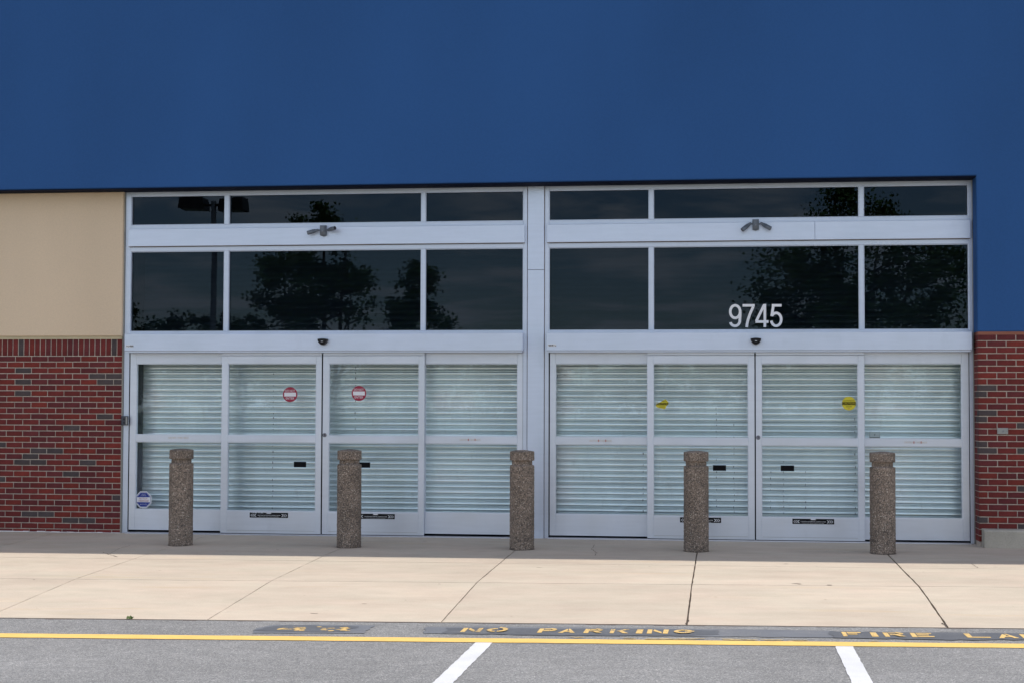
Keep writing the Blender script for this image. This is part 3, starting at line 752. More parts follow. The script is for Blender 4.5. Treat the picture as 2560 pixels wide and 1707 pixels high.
rect(mb, c_.x-.060, c_.x+.062, c_.z-.0215, c_.z-.0195, Y_-.001, 2)
add_text(mb, '800-555-2380', c_.x, c_.z-.053, Y_-.001, .008, .08, 0)
mb.build('alarm_sticker', ['white_vinyl', 'blue_vinyl', 'red_vinyl'], S1)
p0, p1 = on_y(2173, 1093.7, .02), on_y(2200, 1077.8, .02)
mb = MB(); mb.bbox(p0.x, p1.x, .004, .0215, p0.z+.006, p1.z, .002); rect(mb, p0.x+.002, p1.x-.002, p0.z-.0, p0.z+.0062, .006, 1); disc(mb, (p0.x+p1.x)/2, (p0.z+p1.z)/2, .0035, .006, 1, 10, .005)
mb.build('notice_plate', ['glass_plate', 'black_plastic'], S4)

# ---- sliding leaves
YF, TH = -.062, .045
def slider(x0, x1, gx0, gx1, label, g):
    D_ = empty('sliding_door', ((x0+x1)/2, YF, g+.018)); tag(D_, label, 'door', 'automatic sliding doors')
    mb = MB(); gz2 = [(.482, 1.278), (1.355, 2.188)]
    leaf_frame(mb, x0, x1, gx0, gx1, g+.022, 2.277, gz2, YF, TH)
    mb.build('door_frame', 'aluminium_door', D_); panes(D_, gx0, gx1, gz2, YF+.020)
    m = MB(); m.bbox(x0+.001, x1-.001, YF+.001, YF+TH-.004, 2.2805, 2.311, .002); m.build('hanger_fascia', 'aluminium_door', D_)
    m = MB(); m.box(x0+.004, x1-.004, YF+.004, YF+.012, g+.0165, g+.0218); m.build('bottom_sweep', 'black_plastic', D_)
    m = MB(); m.box(gx0+.01, gx1-.01, YF-.0004, YF+.001, g+.054, g+.0565); m.build('rail_groove', 'grey_plate', D_)
    return D_
D1 = slider(-5.818, -4.6255, -5.744, -4.689, 'glass sliding door with red sticker and uncovered caution strip at its foot', gL)
D2 = slider(-4.6105, -3.420, -4.541, -3.483, 'glass sliding door with red no-entry sticker and key lock', gL)
D3 = slider(-.875, .3185, -.808, .250, 'glass sliding door with torn yellow caution sticker', gR)
D4 = slider(.3320, 1.519, .394, 1.453, 'glass sliding door with whole round yellow caution sticker and key lock', gR)
m = MB(); m.box(-4.6253, -4.6107, YF+.007, YF+.03, gL+.02, 2.30); m.build('meeting_seal', 'dark_gap', D1)
m = MB(); m.box(.3187, .3318, YF+.007, YF+.03, gR+.02, 2.30); m.build('meeting_seal', 'dark_gap', D3)
YG = YF+.020
def no_entry(D_, px, py):
    c_ = on_y(px, py, YG); mb = MB(); r = .0865; disc(mb, c_.x, c_.z, YG-.0022, r, 0, 44, YG-.0008)
    y = YG-.0026; rect(mb, c_.x-.070, c_.x+.070, c_.z-.022, c_.z+.023, y, 1)
    add_text(mb, 'DO NOT', c_.x-.001, c_.z+.043, y, .027, .115, 1); add_text(mb, 'ENTER', c_.x-.001, c_.z-.044, y, .026, .100, 1)
    mb.build('no_entry_sticker', ['red_vinyl', 'white_vinyl'], D_)
no_entry(D1, 725.4, 985.3); no_entry(D2, 897.5, 982.5)
def black_tab(D_, x0, x1, y0, y1):
    a, b = on_y(x0, y1, YG), on_y(x1, y0, YG); mb = MB(); mb.bbox(a.x, b.x, YG-.0025, YG-.0008, a.z, b.z, .0008); mb.build('black_tab', 'black_vinyl', D_)
black_tab(D1, 734.6, 765.6, 1153.3, 1166.6); black_tab(D2, 894.5, 925.4, 1154.8, 1167.8); black_tab(D3, 1782.3, 1815.2, 1161.8, 1175.5); black_tab(D4, 1951.7, 1985.4, 1162.6, 1176.3)
def strip(D_, x0, x1, y0, y1, torn):
    a, b = on_y(x0, y1, YF), on_y(x1, y0, YF); mb = MB(); w, h = b.x-a.x, b.z-a.z; y = YF-.0012; r = random.Random(int(x0))
    rect(mb, a.x, b.x, a.z, b.z, y, 0)
    y2 = y-.0006; k = h/.052
    for s_, xe in ((1, a.x), (-1, b.x)):
        for i in range(3):
            xx = xe+s_*(.010+i*.021); t_ = .007 if i < 2 else .010; zc = (a.z+b.z)/2-.002
            for sg in (1, -1):
                mb.add([(xx, y2, zc), (xx+s_*t_, y2, zc), (xx+s_*(.019+t_), y2, zc+sg*.017), (xx+s_*.019, y2, zc+sg*.017)], [(0, 1, 2, 3)], 1)
    xm = (a.x+b.x)/2; add_text(mb, 'CAUTION AUTOMATIC SLIDING DOOR', xm, a.z+h*.46, y2, .0125, w*.60, 1); add_text(mb, 'Door may close without warning', xm, a.z+h*.16, y2, .0095, w*.50, 1)
    rect(mb, xm-w*.06, xm+w*.06, b.z-h*.22, b.z-.0, y2, 1)
    if torn:
        x = a.x+.02
        while x < xm+.01:
            d = r.uniform(.008, .03); rect(mb, x, x+d, b.z-r.uniform(.002, .009), b.z+.0005, y2-.0004, 2); x += d+r.uniform(.0, .02)
    mb.build('caution_strip', ['black_vinyl', 'white_vinyl', 'aluminium_door'], D_)
strip(D1, 624.3, 720.2, 1280.8, 1292.3, True); strip(D2, 891, 986.9, 1283.8, 1295.4, False); strip(D3, 1700, 1802.8, 1292.9, 1304.6, False); strip(D4, 1981, 2085.4, 1296.4, 1308.3, False)
def caution_disc(D_, px, py, torn):
    c_ = on_y(px, py, YG); mb = MB(); y = YG-.0024; r = .0765
    if not torn:
        disc(mb, c_.x, c_.z, y, r, 0, 40, YG-.0008); rect(mb, c_.x-r*.99, c_.x+r*.99, c_.z-.017, c_.z+.015, y-.0004, 1)
        add_text(mb, 'CAUTION', c_.x, c_.z-.001, y-.0008, .021, .138, 0); add_text(mb, 'AUTOMATIC', c_.x, c_.z+.030, y-.0006, .0165, .122, 1); add_text(mb, 'DOOR', c_.x, c_.z-.034, y-.0006, .016, .060, 1)
        rect(mb, c_.x-.010, c_.x+.010, c_.z-.061, c_.z-.054, y-.0006, 2)
        mb.build('caution_sticker', ['yellow_vinyl', 'black_vinyl', 'red_print'], D_)
    else:
        # what is left of a disc: an irregular kite
        q_ = lambda a, b: (lambda P: (P.x, P.z))(on_y(1620+a/22.4, 980+b/22.4, YG))
        poly = [q_(*p) for p in ((430, 690), (560, 610), (740, 520), (880, 430), (985, 380), (1080, 480), (1165, 585), (1090, 700), (1010, 800), (980, 900), (920, 945), (800, 900), (640, 875), (500, 830), (455, 770))]
        mb.prism_xz(poly, y, YG-.0008, 0)
        band = [q_(*p) for p in ((428, 690), (620, 575), (1140, 572), (1162, 592), (1085, 715), (440, 715))]
        mb.add([(x, y-.0004, z_) for x, z_ in band], [tuple(range(6))], 1)
        P = q_(800, 645); add_text(mb, 'CAUTION', P[0], P[1], y-.0008, .021, .135, 0)
        P = q_(905, 490); add_text(mb, 'MATI', P[0], P[1], y-.0006, .0165, .055, 1); P = q_(790, 810); add_text(mb, 'DOOR', P[0], P[1], y-.0006, .017, .062, 1)
        mb.build('torn_caution_sticker', ['yellow_vinyl', 'black_vinyl'], D_)
caution_disc(D3, 0, 0, True) if False else None
caution_disc(D3, 1655, 1010, True); caution_disc(D4, 2122.3, 1007.6, False)
def key_lock(D_, px, py):
    c_ = on_y(px, py, YF); mb = MB(); n = 24
    prof = [(.024, 0), (.024, -.006), (.019, -.011), (.012, -.012), (.011, -.009), (.0, -.009)]
    v = [(c_.x+r*cos(2*pi*k/n), YF+d, c_.z+r*sin(2*pi*k/n)) for r, d in prof for k in range(n)]
    mb.add(v, [(i*n+k, i*n+(k+1) % n, (i+1)*n+(k+1) % n, (i+1)*n+k) for i in range(len(prof)-1) for k in range(n)], 0, True)
    mb.box(c_.x-.003, c_.x+.003, YF-.0105, YF-.0085, c_.z-.006, c_.z+.010, 1)
    mb.build('key_lock', ['steel_lock', 'black_plastic'], D_)
key_lock(D2, 811.5, 1086.3); key_lock(D4, 1895.5, 1092.5)

# ---- rolling shutters
PITCH_S = .0655
prof = []
def slat_profile():
    p = PITCH_S; pts = [(.004, p*1.005), (-.007, p*.995), (-.0105, p*.965), (-.0095, p*.925), (-.002, p*.900), (.006, p*.885)]
    pts += [(-.002, p*.855), (-.0075, p*.79), (-.0115, p*.71), (-.0140, p*.62), (-.0150, p*.52), (-.0142, p*.42), (-.0120, p*.33), (-.0080, p*.235), (-.0015, p*.14), (.0050, p*.06), (.0070, p*.01)]
    return pts
def shutter(x0, x1, ztop, label, g, ticks):
    R0 = empty('rolling_shutter', ((x0+x1)/2, .25, g)); tag(R0, label, 'shutter', 'rolling steel shutters behind the entrances')
    pr = slat_profile(); mb = MB(); n = len(pr)
    v = [(x0-(x0+x1)/2, y, z_) for y, z_ in pr]+[(x1-(x0+x1)/2, y, z_) for y, z_ in pr]
    mb.add(v, [(i, i+1, i+1+n, i+n) for i in range(n-1)], 0, True); me = mb.mesh('slat')
    bm = bmesh.new(); bm.from_mesh(me)
    for f in bm.faces:
        if f.calc_center_median().y < 1 and f.normal.y > .2: f.normal_flip()
    bm.to_mesh(me); bm.free(); me.materials.append(MATS['galvanized_slat'])
    z_ = g+.075; k = 0
    while z_ < ztop:
        o = link('slat', me, R0); o.location = ((x0+x1)/2, .25+rnd.uniform(-.0012, .0012), z_); z_ += PITCH_S; k += 1
    mb = MB()
    for px_, za, zb_ in ticks:
        xt = on_y(px_, 1000, .25).x; zz = g+.075
        while zz < ztop:
            if za < zz < zb_ and rnd.random() < .8:
                xx = xt+rnd.uniform(-.004, .004); hh_ = rnd.uniform(.008, .026); z1_ = zz+rnd.uniform(.012, .03)
                mb.box(xx, xx+rnd.uniform(.003, .008), .2285, .2315, z1_, z1_+hh_)
            zz += PITCH_S
    if ticks: mb.build('slat_scratch', 'dark_key_box', R0)
    mb = MB(); mb.bbox(x0, x1, .235, .285, g+.002, g+.0745, .004); mb.build('bottom_bar', 'galvanized_slat', R0)
    mb = MB(); mb.box(x0-.06, x0+.03, .215, .225, g, ztop+.1); mb.box(x0-.06, x0-.05, .225, .31, g, ztop+.1); mb.box(x0-.0495, x0+.03, .30, .31, g, ztop+.1); mb.build('guide_rail', 'dark_key_box', R0)
    mb = MB(); mb.box(x1-.03, x1+.06, .215, .225, g, ztop+.1); mb.box(x1+.05, x1+.06, .225, .31, g, ztop+.1); mb.box(x1-.03, x1+.0495, .30, .31, g, ztop+.1); mb.build('guide_rail', 'dark_key_box', R0)
    mb = MB(); mb.tube([(x0-.05, .36, ztop+.14), (x1+.05, .36, ztop+.14)], .16, 20); mb.build('barrel', 'dark_key_box', R0)
    return R0
shutter(-6.900, -2.28, 3.54, 'closed galvanized slat shutter behind the doors with red stickers', gL, ((684, .2, 2.3), (889, 1.2, 2.3)))
shutter(-2.02, 2.70, 3.54, 'closed galvanized slat shutter behind the doors with yellow stickers', gR, ((1607, .2, 1.2), (1790, .2, 1.7), (1834, .2, 1.5), (1925, .2, 1.0), (1957, .2, 1.1), (2012, .2, 1.0), (2136, .2, 1.6)))

# ================================================================ SMALL FIXTURES
def twin_lamp(px, py_top, py_bot, heads, label):
    a, b = on_y(px, py_bot, -.06), on_y(px, py_top, -.06); xc, z0, z1 = a.x, a.z, b.z; zm = (z0+z1)/2
    T_ = empty('twin_spotlight', (xc, -.04, zm)); tag(T_, label, 'light', 'twin spotlights on the upper band')
    hw = .036; mb = MB(); yb, y1, y2 = -.0405, -.085, -.105; zl = z0+.035
    v = [(xc-hw, yb, z0+.012), (xc+hw, yb, z0+.012), (xc+hw, yb, z1), (xc-hw, yb, z1), (xc-hw, y1, z0+.018), (xc+hw, y1, z0+.018), (xc+hw, y1, z1-.004), (xc-hw, y1, z1-.004),
         (xc-hw*.35, y2, zm-.012), (xc+hw*.35, y2, zm-.012), (xc+hw*.55, y2-.004, z1-.014), (xc-hw*.55, y2-.004, z1-.014), (xc, -.06, z0)]
    mb.add(v, [(3, 2, 6, 7), (0, 3, 7, 4), (1, 5, 6, 2), (4, 7, 11, 8), (5, 9, 10, 6), (7, 6, 10, 11), (8, 11, 10, 9), (4, 8, 9, 5), (0, 4, 12), (4, 5, 12), (5, 1, 12), (1, 0, 12), (0, 1, 2, 3)])
    mb.build('junction_box', 'grey_cast', T_)
    m = MB(); disc(m, xc, zm-.004, -.112, .008, 0, 14, -.104); m.build('cover_screw', 'steel_lock', T_)
    for sg, d in heads:
        d = Vector(d).normalized(); p0 = Vector((xc+sg*hw*.8, -.080, zm+.006)); p1 = p0+Vector((sg*.030, -.004, .010 if d.z < -.3 else .002)); p2 = p1+d*.030
        m = MB(); m.tube([p0, p0.lerp(p1, .6), p1, p2], [.008, .009, .015, .017], 12); m.build('swivel_arm', 'grey_cast', T_)
        h = MB(); h.tube([p2-d*.004, p2, p2+d*.022, p2+d*.0221, p2+d*.095, p2+d*.098], [.014, .021, .022, .024, .024, .0225], 20, 0, True); Hh = h.build('lamp_head', 'grey_cast', T_)
        l = MB(); l.tube([p2+d*.0978, p2+d*.0992], [.019, .0185], 20); l.build('lens', 'lens_dark', Hh)
twin_lamp(808.4, 564, 592, ((-1, (-1, -.15, -.28)), (1, (.82, -.62, .10))), 'grey twin spotlight with level heads above the doors with red stickers')
twin_lamp(1889.2, 549, 577.5, ((-1, (-.78, -.35, -.66)), (1, (.86, -.25, -.52))), 'grey twin spotlight with drooping heads above the street number')

def sensor(px, py0, py1, label):
    a, b = on_y(px, py1, -.17), on_y(px, py0, -.17); N_ = empty('motion_sensor', (a.x, -.142, (a.z+b.z)/2)); tag(N_, label, 'sensor', 'motion sensors on the door headers')
    w, h = .0585, b.z-a.z; n = 18; mb = MB()
    def outline(s):
        pts = []
        for k in range(n+1):
            th = pi+pi*k/n; pts.append((a.x+s*w*cos(th)*(1-.06*abs(sin(th))), b.z-.008+s*(h-.008)*sin(th)))
        for k in range(1, 6): t_ = k/6; pts.append((a.x+s*w*(1-2*t_), b.z-.008+s*.007*sin(pi*t_)+0))
        return pts
    lay = [(-.1405, 1.0), (-.185, 1.0), (-.205, .9), (-.215, .70)]
    v = [(x, y, z_) for y, s in lay for x, z_ in outline(s)]; L = len(outline(1))
    mb.add(v, [(i*L+k, i*L+(k+1) % L, (i+1)*L+(k+1) % L, (i+1)*L+k) for i in range(3) for k in range(L)]+[tuple(range(3*L, 4*L)), tuple(range(L-1, -1, -1))], 0)
    mb.build('housing', 'black_plastic', N_)
    m = MB(); m.box(a.x-.010, a.x+.012, -.2162, -.214, b.z-h*.50, b.z-h*.43); m.build('logo_plate', 'white_vinyl', N_)
sensor(806.7, 845.8, 862.5, 'black half-round motion sensor over the doors with red stickers')
sensor(1889.7, 844.2, 861.5, 'black half-round motion sensor under the white street number')

# street number
num = empty('street_number', (on_y(1890, 818, .043).x, .044, on_y(1890, 818, .043).z)); tag(num, 'white vinyl street number 9745 on dark transom glass', 'number')
def stroke(mb, pts, w, y):
    pts = [Vector((p[0], p[1])) for p in pts]; L, Rr = [], []
    for i, p in enumerate(pts):
        d0 = (p-pts[i-1]).normalized() if i else (pts[1]-p).normalized(); d1 = (pts[i+1]-p).normalized() if i < len(pts)-1 else d0
        n0, n1 = Vector((-d0.y, d0.x)), Vector((-d1.y, d1.x)); n_ = (n0+n1).normalized(); k = w/2/max(.35, n_.dot(n0)); L.append(p+n_*k); Rr.append(p-n_*k)
    v = [(p.x, y, p.y) for p in L]+[(p.x, y, p.y) for p in Rr]; n = len(pts); mb.add(v, [(i, i+1, n+i+1, n+i) for i in range(n-1)])
def arc(cx_, cy_, rx, ry, a0, a1, n=18): return [(cx_+rx*cos(radians(a0+(a1-a0)*k/n)), cy_+ry*sin(radians(a0+(a1-a0)*k/n))) for k in range(n+1)]
def digit(ch, px0, px1):
    A = on_y(px0, 818.3, .044); B = on_y(px1, 760.6, .044); x0, z0, W_, H_ = A.x, A.z, B.x-A.x, B.z-A.z; t_ = .0295; y = .0440; h = t_/2
    mb = MB(); lines = []
    if ch == '9':
        bh = .66*H_; cy_ = H_-bh/2
        lines = [arc(W_/2, cy_, W_/2-h, bh/2-h, 0, 360, 32), [(W_-h, cy_), (W_-h, H_*.50), (W_-h-.002, H_*.38)]+arc(W_/2, H_*.30, W_/2-h-.003, H_*.30-h, 5, -90, 12)+arc(W_/2-.002, H_*.235, W_/2-h-.004, H_*.235-h, -95, -172, 10)]
    if ch == '7':
        lines = [[(0, H_-h), (W_-.002, H_-h)], [(W_-t_*.62, H_-t_), (W_*.62, H_*.60), (W_*.45, H_*.34), (W_*.36, H_*.14), (W_*.33, 0)]]
    if ch == '4':
        lines = [[(W_*.72, 0), (W_*.72, H_)], [(W_*.72-.006, H_-.008), (h*.6, H_*.255)], [(0, H_*.24), (W_, H_*.24)]]
    if ch == '5':
        lines = [[(W_*.93, H_-h), (W_*.16, H_-h)], [(W_*.27, H_-t_), (W_*.145, H_*.47)], arc(W_/2, H_*.335, W_/2-h, H_*.335-h, 146, -168, 30)]
    for k, l in enumerate(lines): stroke(mb, [(x0+a, z0+b) for a, b in l], t_, y-.0003*k)
    o = mb.build('digit', 'white_vinyl', num, fix=False)
    for p in o.data.polygons:
        if p.normal.y > 0: p.flip()
for ch, a, b in (('9', 1822.4, 1853.6), ('7', 1856.6, 1887.2), ('4', 1888.6, 1921.2), ('5', 1924.6, 1956.2)): digit(ch, a, b)

# key switch on the left jamb
a, b = on_y(304, 1062, -.04), on_y(320.4, 1039, -.04)
ks = empty('key_switch', ((a.x+b.x)/2, -.03, a.z)); tag(ks, 'small dark key switch box on the door jamb beside the brick', 'switch')
mb = MB(); mb.bbox(a.x, b.x, -.058, -.0305, a.z, b.z, .005); mb.build('housing', 'dark_key_box', ks)
mb = MB(); disc(mb, a.x*.45+b.x*.55-.008, a.z+.03, -.060, .010, 0, 14, -.0575); disc(mb, a.x*.45+b.x*.55-.008, a.z+.072, -.060, .010, 0, 14, -.0575); mb.build('keyhole', 'black_plastic', ks)
mb = MB(); mb.bbox(b.x-.022, b.x-.003, -.0605, -.0575, a.z+.010, b.z-.010, .001); mb.build('face_plate', 'grey_plate', ks)
# call plate on the right brick pier
a, b = on_y(2493, 1084, FY), on_y(2520, 1068.8, FY)
wp = empty('wall_plate', ((a.x+b.x)/2, FY, a.z)); tag(wp, 'small grey blank plate fixed to the right brick pier', 'plate')
mb = MB(); mb.bbox(a.x, b.x, BYF-.016, BYF-.0015, a.z, b.z, .004); mb.build('cover', 'grey_plate', wp)
mb = MB(); disc(mb, (a.x+b.x)/2+.003, (a.z+b.z)/2, BYF-.020, .009, 0, 14, BYF-.0155); disc(mb, (a.x+b.x)/2-.040, (a.z+b.z)/2, BYF-.018, .004, 0, 10, BYF-.0155); disc(mb, (a.x+b.x)/2+.042, (a.z+b.z)/2, BYF-.018, .004, 0, 10, BYF-.0155); mb.build('screw', 'steel_lock', wp)

# ================================================================ BOLLARDS
def lathe(prof, n, jit, seed):
    r_ = random.Random(seed); v = []; L = len(prof)
    for r, z_ in prof:
        for k in range(n):
            rr = r+(r_.gauss(0, jit) if jit else 0); v.append((rr*cos(2*pi*k/n), rr*sin(2*pi*k/n), z_+(r_.gauss(0, jit*.4) if jit else 0)))
    f = [(i*n+k, i*n+(k+1) % n, (i+1)*n+(k+1) % n, (i+1)*n+k) for i in range(L-1) for k in range(n)]
    mb = MB(); mb.add(v, f, 0, True); mb.add([v[(L-1)*n+k] for k in range(n)], [tuple(range(n))], 0, True); return mb
BR = .129; HB = 1.050
lin = lambda a, b, n: [a+(b-a)*k/n for k in range(n+1)]
shaft_p = [(BR, z_) for z_ in lin(-.03, HB-.168, 84)]+[(BR-.004, HB-.162), (BR-.020, HB-.158)]
neck_p = [(BR-.022, z_) for z_ in lin(HB-.166, HB-.104, 6)]
cap_p = [(BR-.024, HB-.112), (BR-.004, HB-.110)]+[(BR, z_) for z_ in lin(HB-.106, HB-.020, 9)]+[(BR-.004, HB-.014), (BR-.03, HB-.009), (BR-.07, HB-.003), (.02, HB)]
NB = 88
shaft_m = lathe(shaft_p, NB, .0016, 1).mesh('shaft'); neck_m = lathe(neck_p, NB, .0014, 2).mesh('neck'); cap_m = lathe(cap_p, NB, .0013, 3).mesh('cap')
for m_ in (shaft_m, neck_m, cap_m): m_.materials.append(MATS['aggregate'])
bol_lab = ['brown aggregate bollard in front of the blue octagon alarm sticker sidelight', 'brown aggregate bollard before the door with red sticker and key lock',
           'brown aggregate bollard in front of the metal column between both entrances', 'brown aggregate bollard before the door with torn yellow sticker', 'brown aggregate bollard nearest the right brick pier and concrete plinth']
for i, (x, y, rz) in enumerate(((-5.894, -1.22, .4), (-4.019, -1.22, 2.2), (-2.145, -1.22, 3.6), (-.309, -1.20, 5.1), (1.604, -1.20, 1.2))):
    B_ = empty('bollard', (x, y, gz(x, y)+.004), rz); tag(B_, bol_lab[i], 'bollard', 'bollards along the entrances')
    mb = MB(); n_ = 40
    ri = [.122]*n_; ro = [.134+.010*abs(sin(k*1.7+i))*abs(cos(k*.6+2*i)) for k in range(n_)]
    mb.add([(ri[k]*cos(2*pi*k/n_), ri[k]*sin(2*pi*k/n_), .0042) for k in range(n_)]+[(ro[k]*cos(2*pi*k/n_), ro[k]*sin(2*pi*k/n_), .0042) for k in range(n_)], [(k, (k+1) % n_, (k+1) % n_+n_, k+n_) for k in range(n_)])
    o = mb.build('contact_shadow_ring', 'walk_joint_and_shade', None, fix=False); o.parent = B_  # dark foot line in joint colour, painted as the bollard's contact shadow
    for nm, m_ in (('shaft', shaft_m), ('neck', neck_m), ('cap', cap_m)):
        o = bpy.data.objects.new(nm, m_); C.objects.link(o); o.parent = B_

# small weed in the kerb joint
P = on_ground(326, 1547); wd = empty('weed', (P.x, YE+.005, gz(P.x, YE))); tag(wd, 'small green weed growing at the sidewalk edge', 'plant')
mb = MB(); r_ = random.Random(4)
for k in range(16):
    az = r_.uniform(0, 2*pi); l = r_.uniform(.015, .035); b0 = Vector((P.x+r_.uniform(-.018, .018), YE-.004+r_.uniform(-.008, .008), gz(P.x, YE)+.004)); d = Vector((cos(az)*.7, sin(az)*.5, r_.uniform(.5, 1.1))).normalized(); s = d.orthogonal().normalized()*.008
    tip = b0+d*l; mid = b0+d*l*.55; mb.add([b0, mid+s, tip, mid-s], [(0, 1, 2, 3)])
mb.build('leaves', 'weed_green', wd, fix=False)

# ================================================================ BEHIND THE CAMERA (mirrored in the glass)
def tree(name, label, x, y, H, crown_c, crown_r, nclump, nleaf, ls, seed, stems, leaf='leaf_green', group='trees across the parking lot', apex_dx=0.0, cone=.28):
    r_ = random.Random(seed); z0 = gz(x, y)-.05 if y > -45 else -.56
    T_ = empty(name, (x, y, z0)); tag(T_, label, 'tree', group)
    top_z = z0+H; apex = Vector((x+crown_c[0]+apex_dx, y+crown_c[1]))
    def inside(p):
        t_ = max(0.0, min(1.0, (top_z-p.z)/(cone*H)))
        cxm = x+crown_c[0]+apex_dx*(1-t_)
        return p.z < top_z and math.hypot(p.x-cxm, p.y-apex.y) < crown_r[0]*t_**.8
    mb = MB(); tips = []
    for (dx_, lean, hh, rad) in stems:
        top = Vector((x+dx_+lean, y+r_.uniform(-.3, .3), z0+hh)); base = Vector((x+dx_*.35, y, z0)); pts = [base]
        for k in range(1, 6):
            t_ = k/5; pts.append(base.lerp(top, t_)+Vector((r_.uniform(-.09, .09), r_.uniform(-.09, .09), 0)))
        mb.tube(pts, [rad*(1-.75*k/5) for k in range(6)], 8)
        for k in range(2, 6):
            for j in range(3):
                az = r_.uniform(0, 2*pi); el = r_.uniform(.25, .9); L = r_.uniform(.5, .95)*crown_r[0]*(1.1-.12*k); e = pts[k]+Vector((cos(az)*cos(el), sin(az)*cos(el), sin(el)))*L
                for _ in range(6):
                    if inside(e): break
                    e = pts[k].lerp(e, .75)
                m_ = pts[k].lerp(e, .5)+Vector((0, 0, -.05*L)); mb.tube([pts[k], m_, e], [rad*.34, rad*.24, rad*.12], 6); tips.append(e); tips.append(m_.lerp(e, .5))
    mb.build('trunk', 'bark', T_)
    cl = []
    k = 0
    while len(cl) < nclump and k < 6000:
        k += 1; u_ = Vector((r_.gauss(0, 1), r_.gauss(0, 1), r_.gauss(0, 1))).normalized()*r_.random()**.36
        p = Vector((x+crown_c[0]+u_.x*crown_r[0], y+crown_c[1]+u_.y*crown_r[0], z0+crown_c[2]+u_.z*crown_r[1]*1.15))
        if not inside(p): continue
        if len(stems) > 2 and .05 < u_.x < .6 and -.8 < u_.z < 0 and r_.random() < .92: continue
        cl.append((p, r_.uniform(.16, .34)*(crown_r[0]/2.2)**.5))
    cl += [(p, .2) for p in tips if inside(p) and (p.z > z0+crown_c[2] or p.x < x)]
    if len(stems) > 2: cl += [(Vector((apex.x, apex.y, top_z-.15)), .12), (Vector((apex.x+.2, apex.y, top_z-.6)), .18), (Vector((apex.x-.25, apex.y, top_z-.75)), .2)]
    V_, F_ = [], []
    for k in range(nleaf):
        p, s = cl[k % len(cl)] if k < 3*len(cl) else r_.choice(cl)
        q_ = p+Vector((r_.gauss(0, s), r_.gauss(0, s), r_.gauss(0, s*.7)))
        n_ = Vector((r_.gauss(0, 1), r_.gauss(0, 1), r_.gauss(.7, .8))).normalized(); a = n_.orthogonal().normalized(); a.rotate(Quaternion(n_, r_.uniform(0, 6.28))); b = n_.cross(a); l = ls*r_.uniform(.6, 1.25)
        i = len(V_); V_ += [q_-a*l*.5, q_+b*l*.42+a*l*.05, q_+a*l*.6-n_*l*.12, q_-b*l*.42+a*l*.05]; F_.append((i, i+1, i+2, i+3))
    m = MB(); m.add(V_, F_); m.build('crown', leaf, T_, fix=False)
def vx(px, Yv): return on_y(px, 900, Yv).x       # place on the line of sight mirrored in the glass
def vz(py, px, Yv): return on_y(px, py, Yv).z
Y1 = 33.0; xA = vx(800, Y1); hA = vz(492, 820, Y1)
tree('maple_tree', 'tall leafy maple with several upright stems across the parking lot', xA, -Y1, hA, (-.15, 0, hA*.58), (2.05, hA*.40), 85, 17000, .12, 21, ((0, .1, hA*.9, .13), (.5, .35, hA*.8, .10), (.85, .2, hA*.66, .08), (-.5, -.7, hA*.7, .09)))
xB_ = vx(985, Y1); hB = vz(640, 1010, Y1)
tree('maple_tree', 'shorter maple with slanting bare stems beside the tall maple', xB_-.7, -Y1-.6, hB, (1.25, 0, hB*.60), (1.15, hB*.38), 40, 9000, .12, 33, ((0, 1.5, hB*.92, .08), (.1, .9, hB*.7, .07), (.3, 2.1, hB*.6, .06)))
xC = vx(2146, Y1+1); hC = vz(470, 2120, Y1+1)
tree('maple_tree', 'broad spreading maple facing the doors with yellow stickers', xC, -Y1-1, hC, (.35, 0, hC*.50), (3.75, hC*.47), 170, 30000, .12, 45, ((0, -.75, hC*.96, .15), (.3, 1.5, hC*.75, .10), (-.2, -1.8, hC*.62, .09), (.1, .6, hC*.85, .1)), 'leaf_green', apex_dx=-.75, cone=.34)
xD = vx(322, Y1+6); hD = vz(722, 330, Y1+6)
tree('maple_tree', 'small leafy tree beyond the parking lot lamp post', xD-.4, -Y1-6, hD, (0, 0, hD*.6), (1.3, hD*.4), 40, 8000, .12, 52, ((0, .1, hD*.85, .09), (-.3, -.4, hD*.6, .06)), 'leaf_dark')
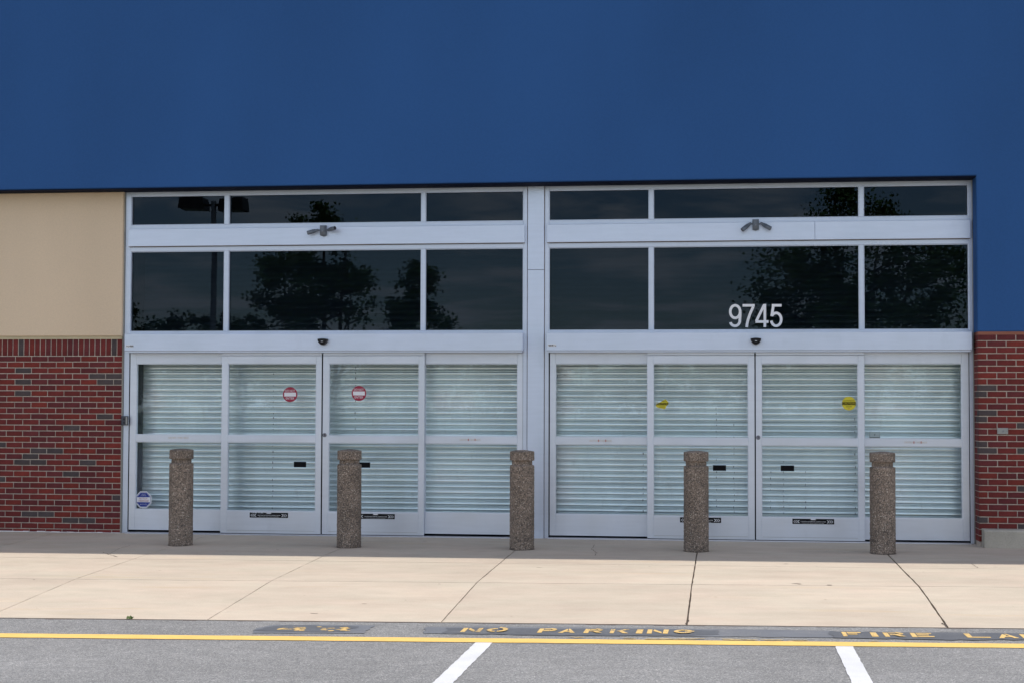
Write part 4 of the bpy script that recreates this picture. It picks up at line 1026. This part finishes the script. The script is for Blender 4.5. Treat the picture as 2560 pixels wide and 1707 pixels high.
for k, (px, py, rr) in enumerate(((385, 792, 3.0), (455, 752, 3.8), (530, 762, 3.4), (610, 775, 3.6), (700, 790, 3.4), (1010, 800, 3.4), (1110, 812, 3.2), (1230, 842, 3.0), (1450, 850, 3.6), (1600, 846, 3.4), (1760, 838, 3.6), (1900, 815, 3.8), (2080, 812, 3.4), (2330, 800, 3.6), (180, 800, 3.4), (2480, 815, 3.3))):
    Yv = 92+(k*37 % 23); x = vx(px, Yv); h = vz(py, px, Yv)+.5
    tree('far_tree', 'dark bushy tree in the row beyond the parking lot', x, -Yv, h, (0, 0, h*.55), (rr, h*.45), 46, 5000, .26, 60+k, ((0, .2, h*.8, .16),), 'leaf_dark', 'far row of trees')
# lamp post
xP = vx(529, Y1-3); hP = vz(512, 529, Y1-3); LP = empty('lamp_post', (xP, -Y1+3, gz(xP, -Y1+3))); tag(LP, 'bronze parking lot lamp post with two box heads on a concrete pier', 'lamp post')
yy = -Y1+3; zb = gz(xP, yy)
mb = MB(); mb.tube([(xP, yy, zb-.02), (xP, yy, zb+.75)], .27, 24); mb.build('pier', 'concrete_pier', LP)
mb = MB(); mb.tube([(xP, yy, zb+.75), (xP, yy, zb+.80)], .16, 8); mb.tube([(xP, yy, zb+.79), (xP, yy, hP+.15)], [.098, .085], 16); mb.build('pole', 'pole_grey', LP)
for sg in (-1, 1):
    m = MB(); m.tube([(xP, yy, hP+.02), (xP+sg*.35, yy+sg*.12, hP+.04)], .04, 8); m.build('arm', 'bronze_metal', LP)
    m = MB(); xc_, yc_ = xP+sg*.72, yy+sg*.25
    z0_, z1_ = hP-.22+(.12 if sg < 0 else 0), hP+.16+(.10 if sg < 0 else 0)
    v = [(xc_-.40, yc_-.36, z0_), (xc_+.40, yc_-.36, z0_), (xc_+.40, yc_+.36, z0_), (xc_-.40, yc_+.36, z0_), (xc_-.36, yc_-.32, z1_), (xc_+.36, yc_-.32, z1_), (xc_+.36, yc_+.32, z1_), (xc_-.36, yc_+.32, z1_)]
    m.add(v, [(0, 3, 2, 1), (4, 5, 6, 7), (0, 1, 5, 4), (1, 2, 6, 5), (2, 3, 7, 6), (3, 0, 4, 7)]); h_ = m.build('lamp_head', 'bronze_metal', LP)
    m = MB(); m.box(xc_-.30, xc_+.30, yc_-.27, yc_+.27, z0_-.012, z0_-.001); m.build('lens', 'lamp_lens', h_)
bpy.context.view_layer.update()
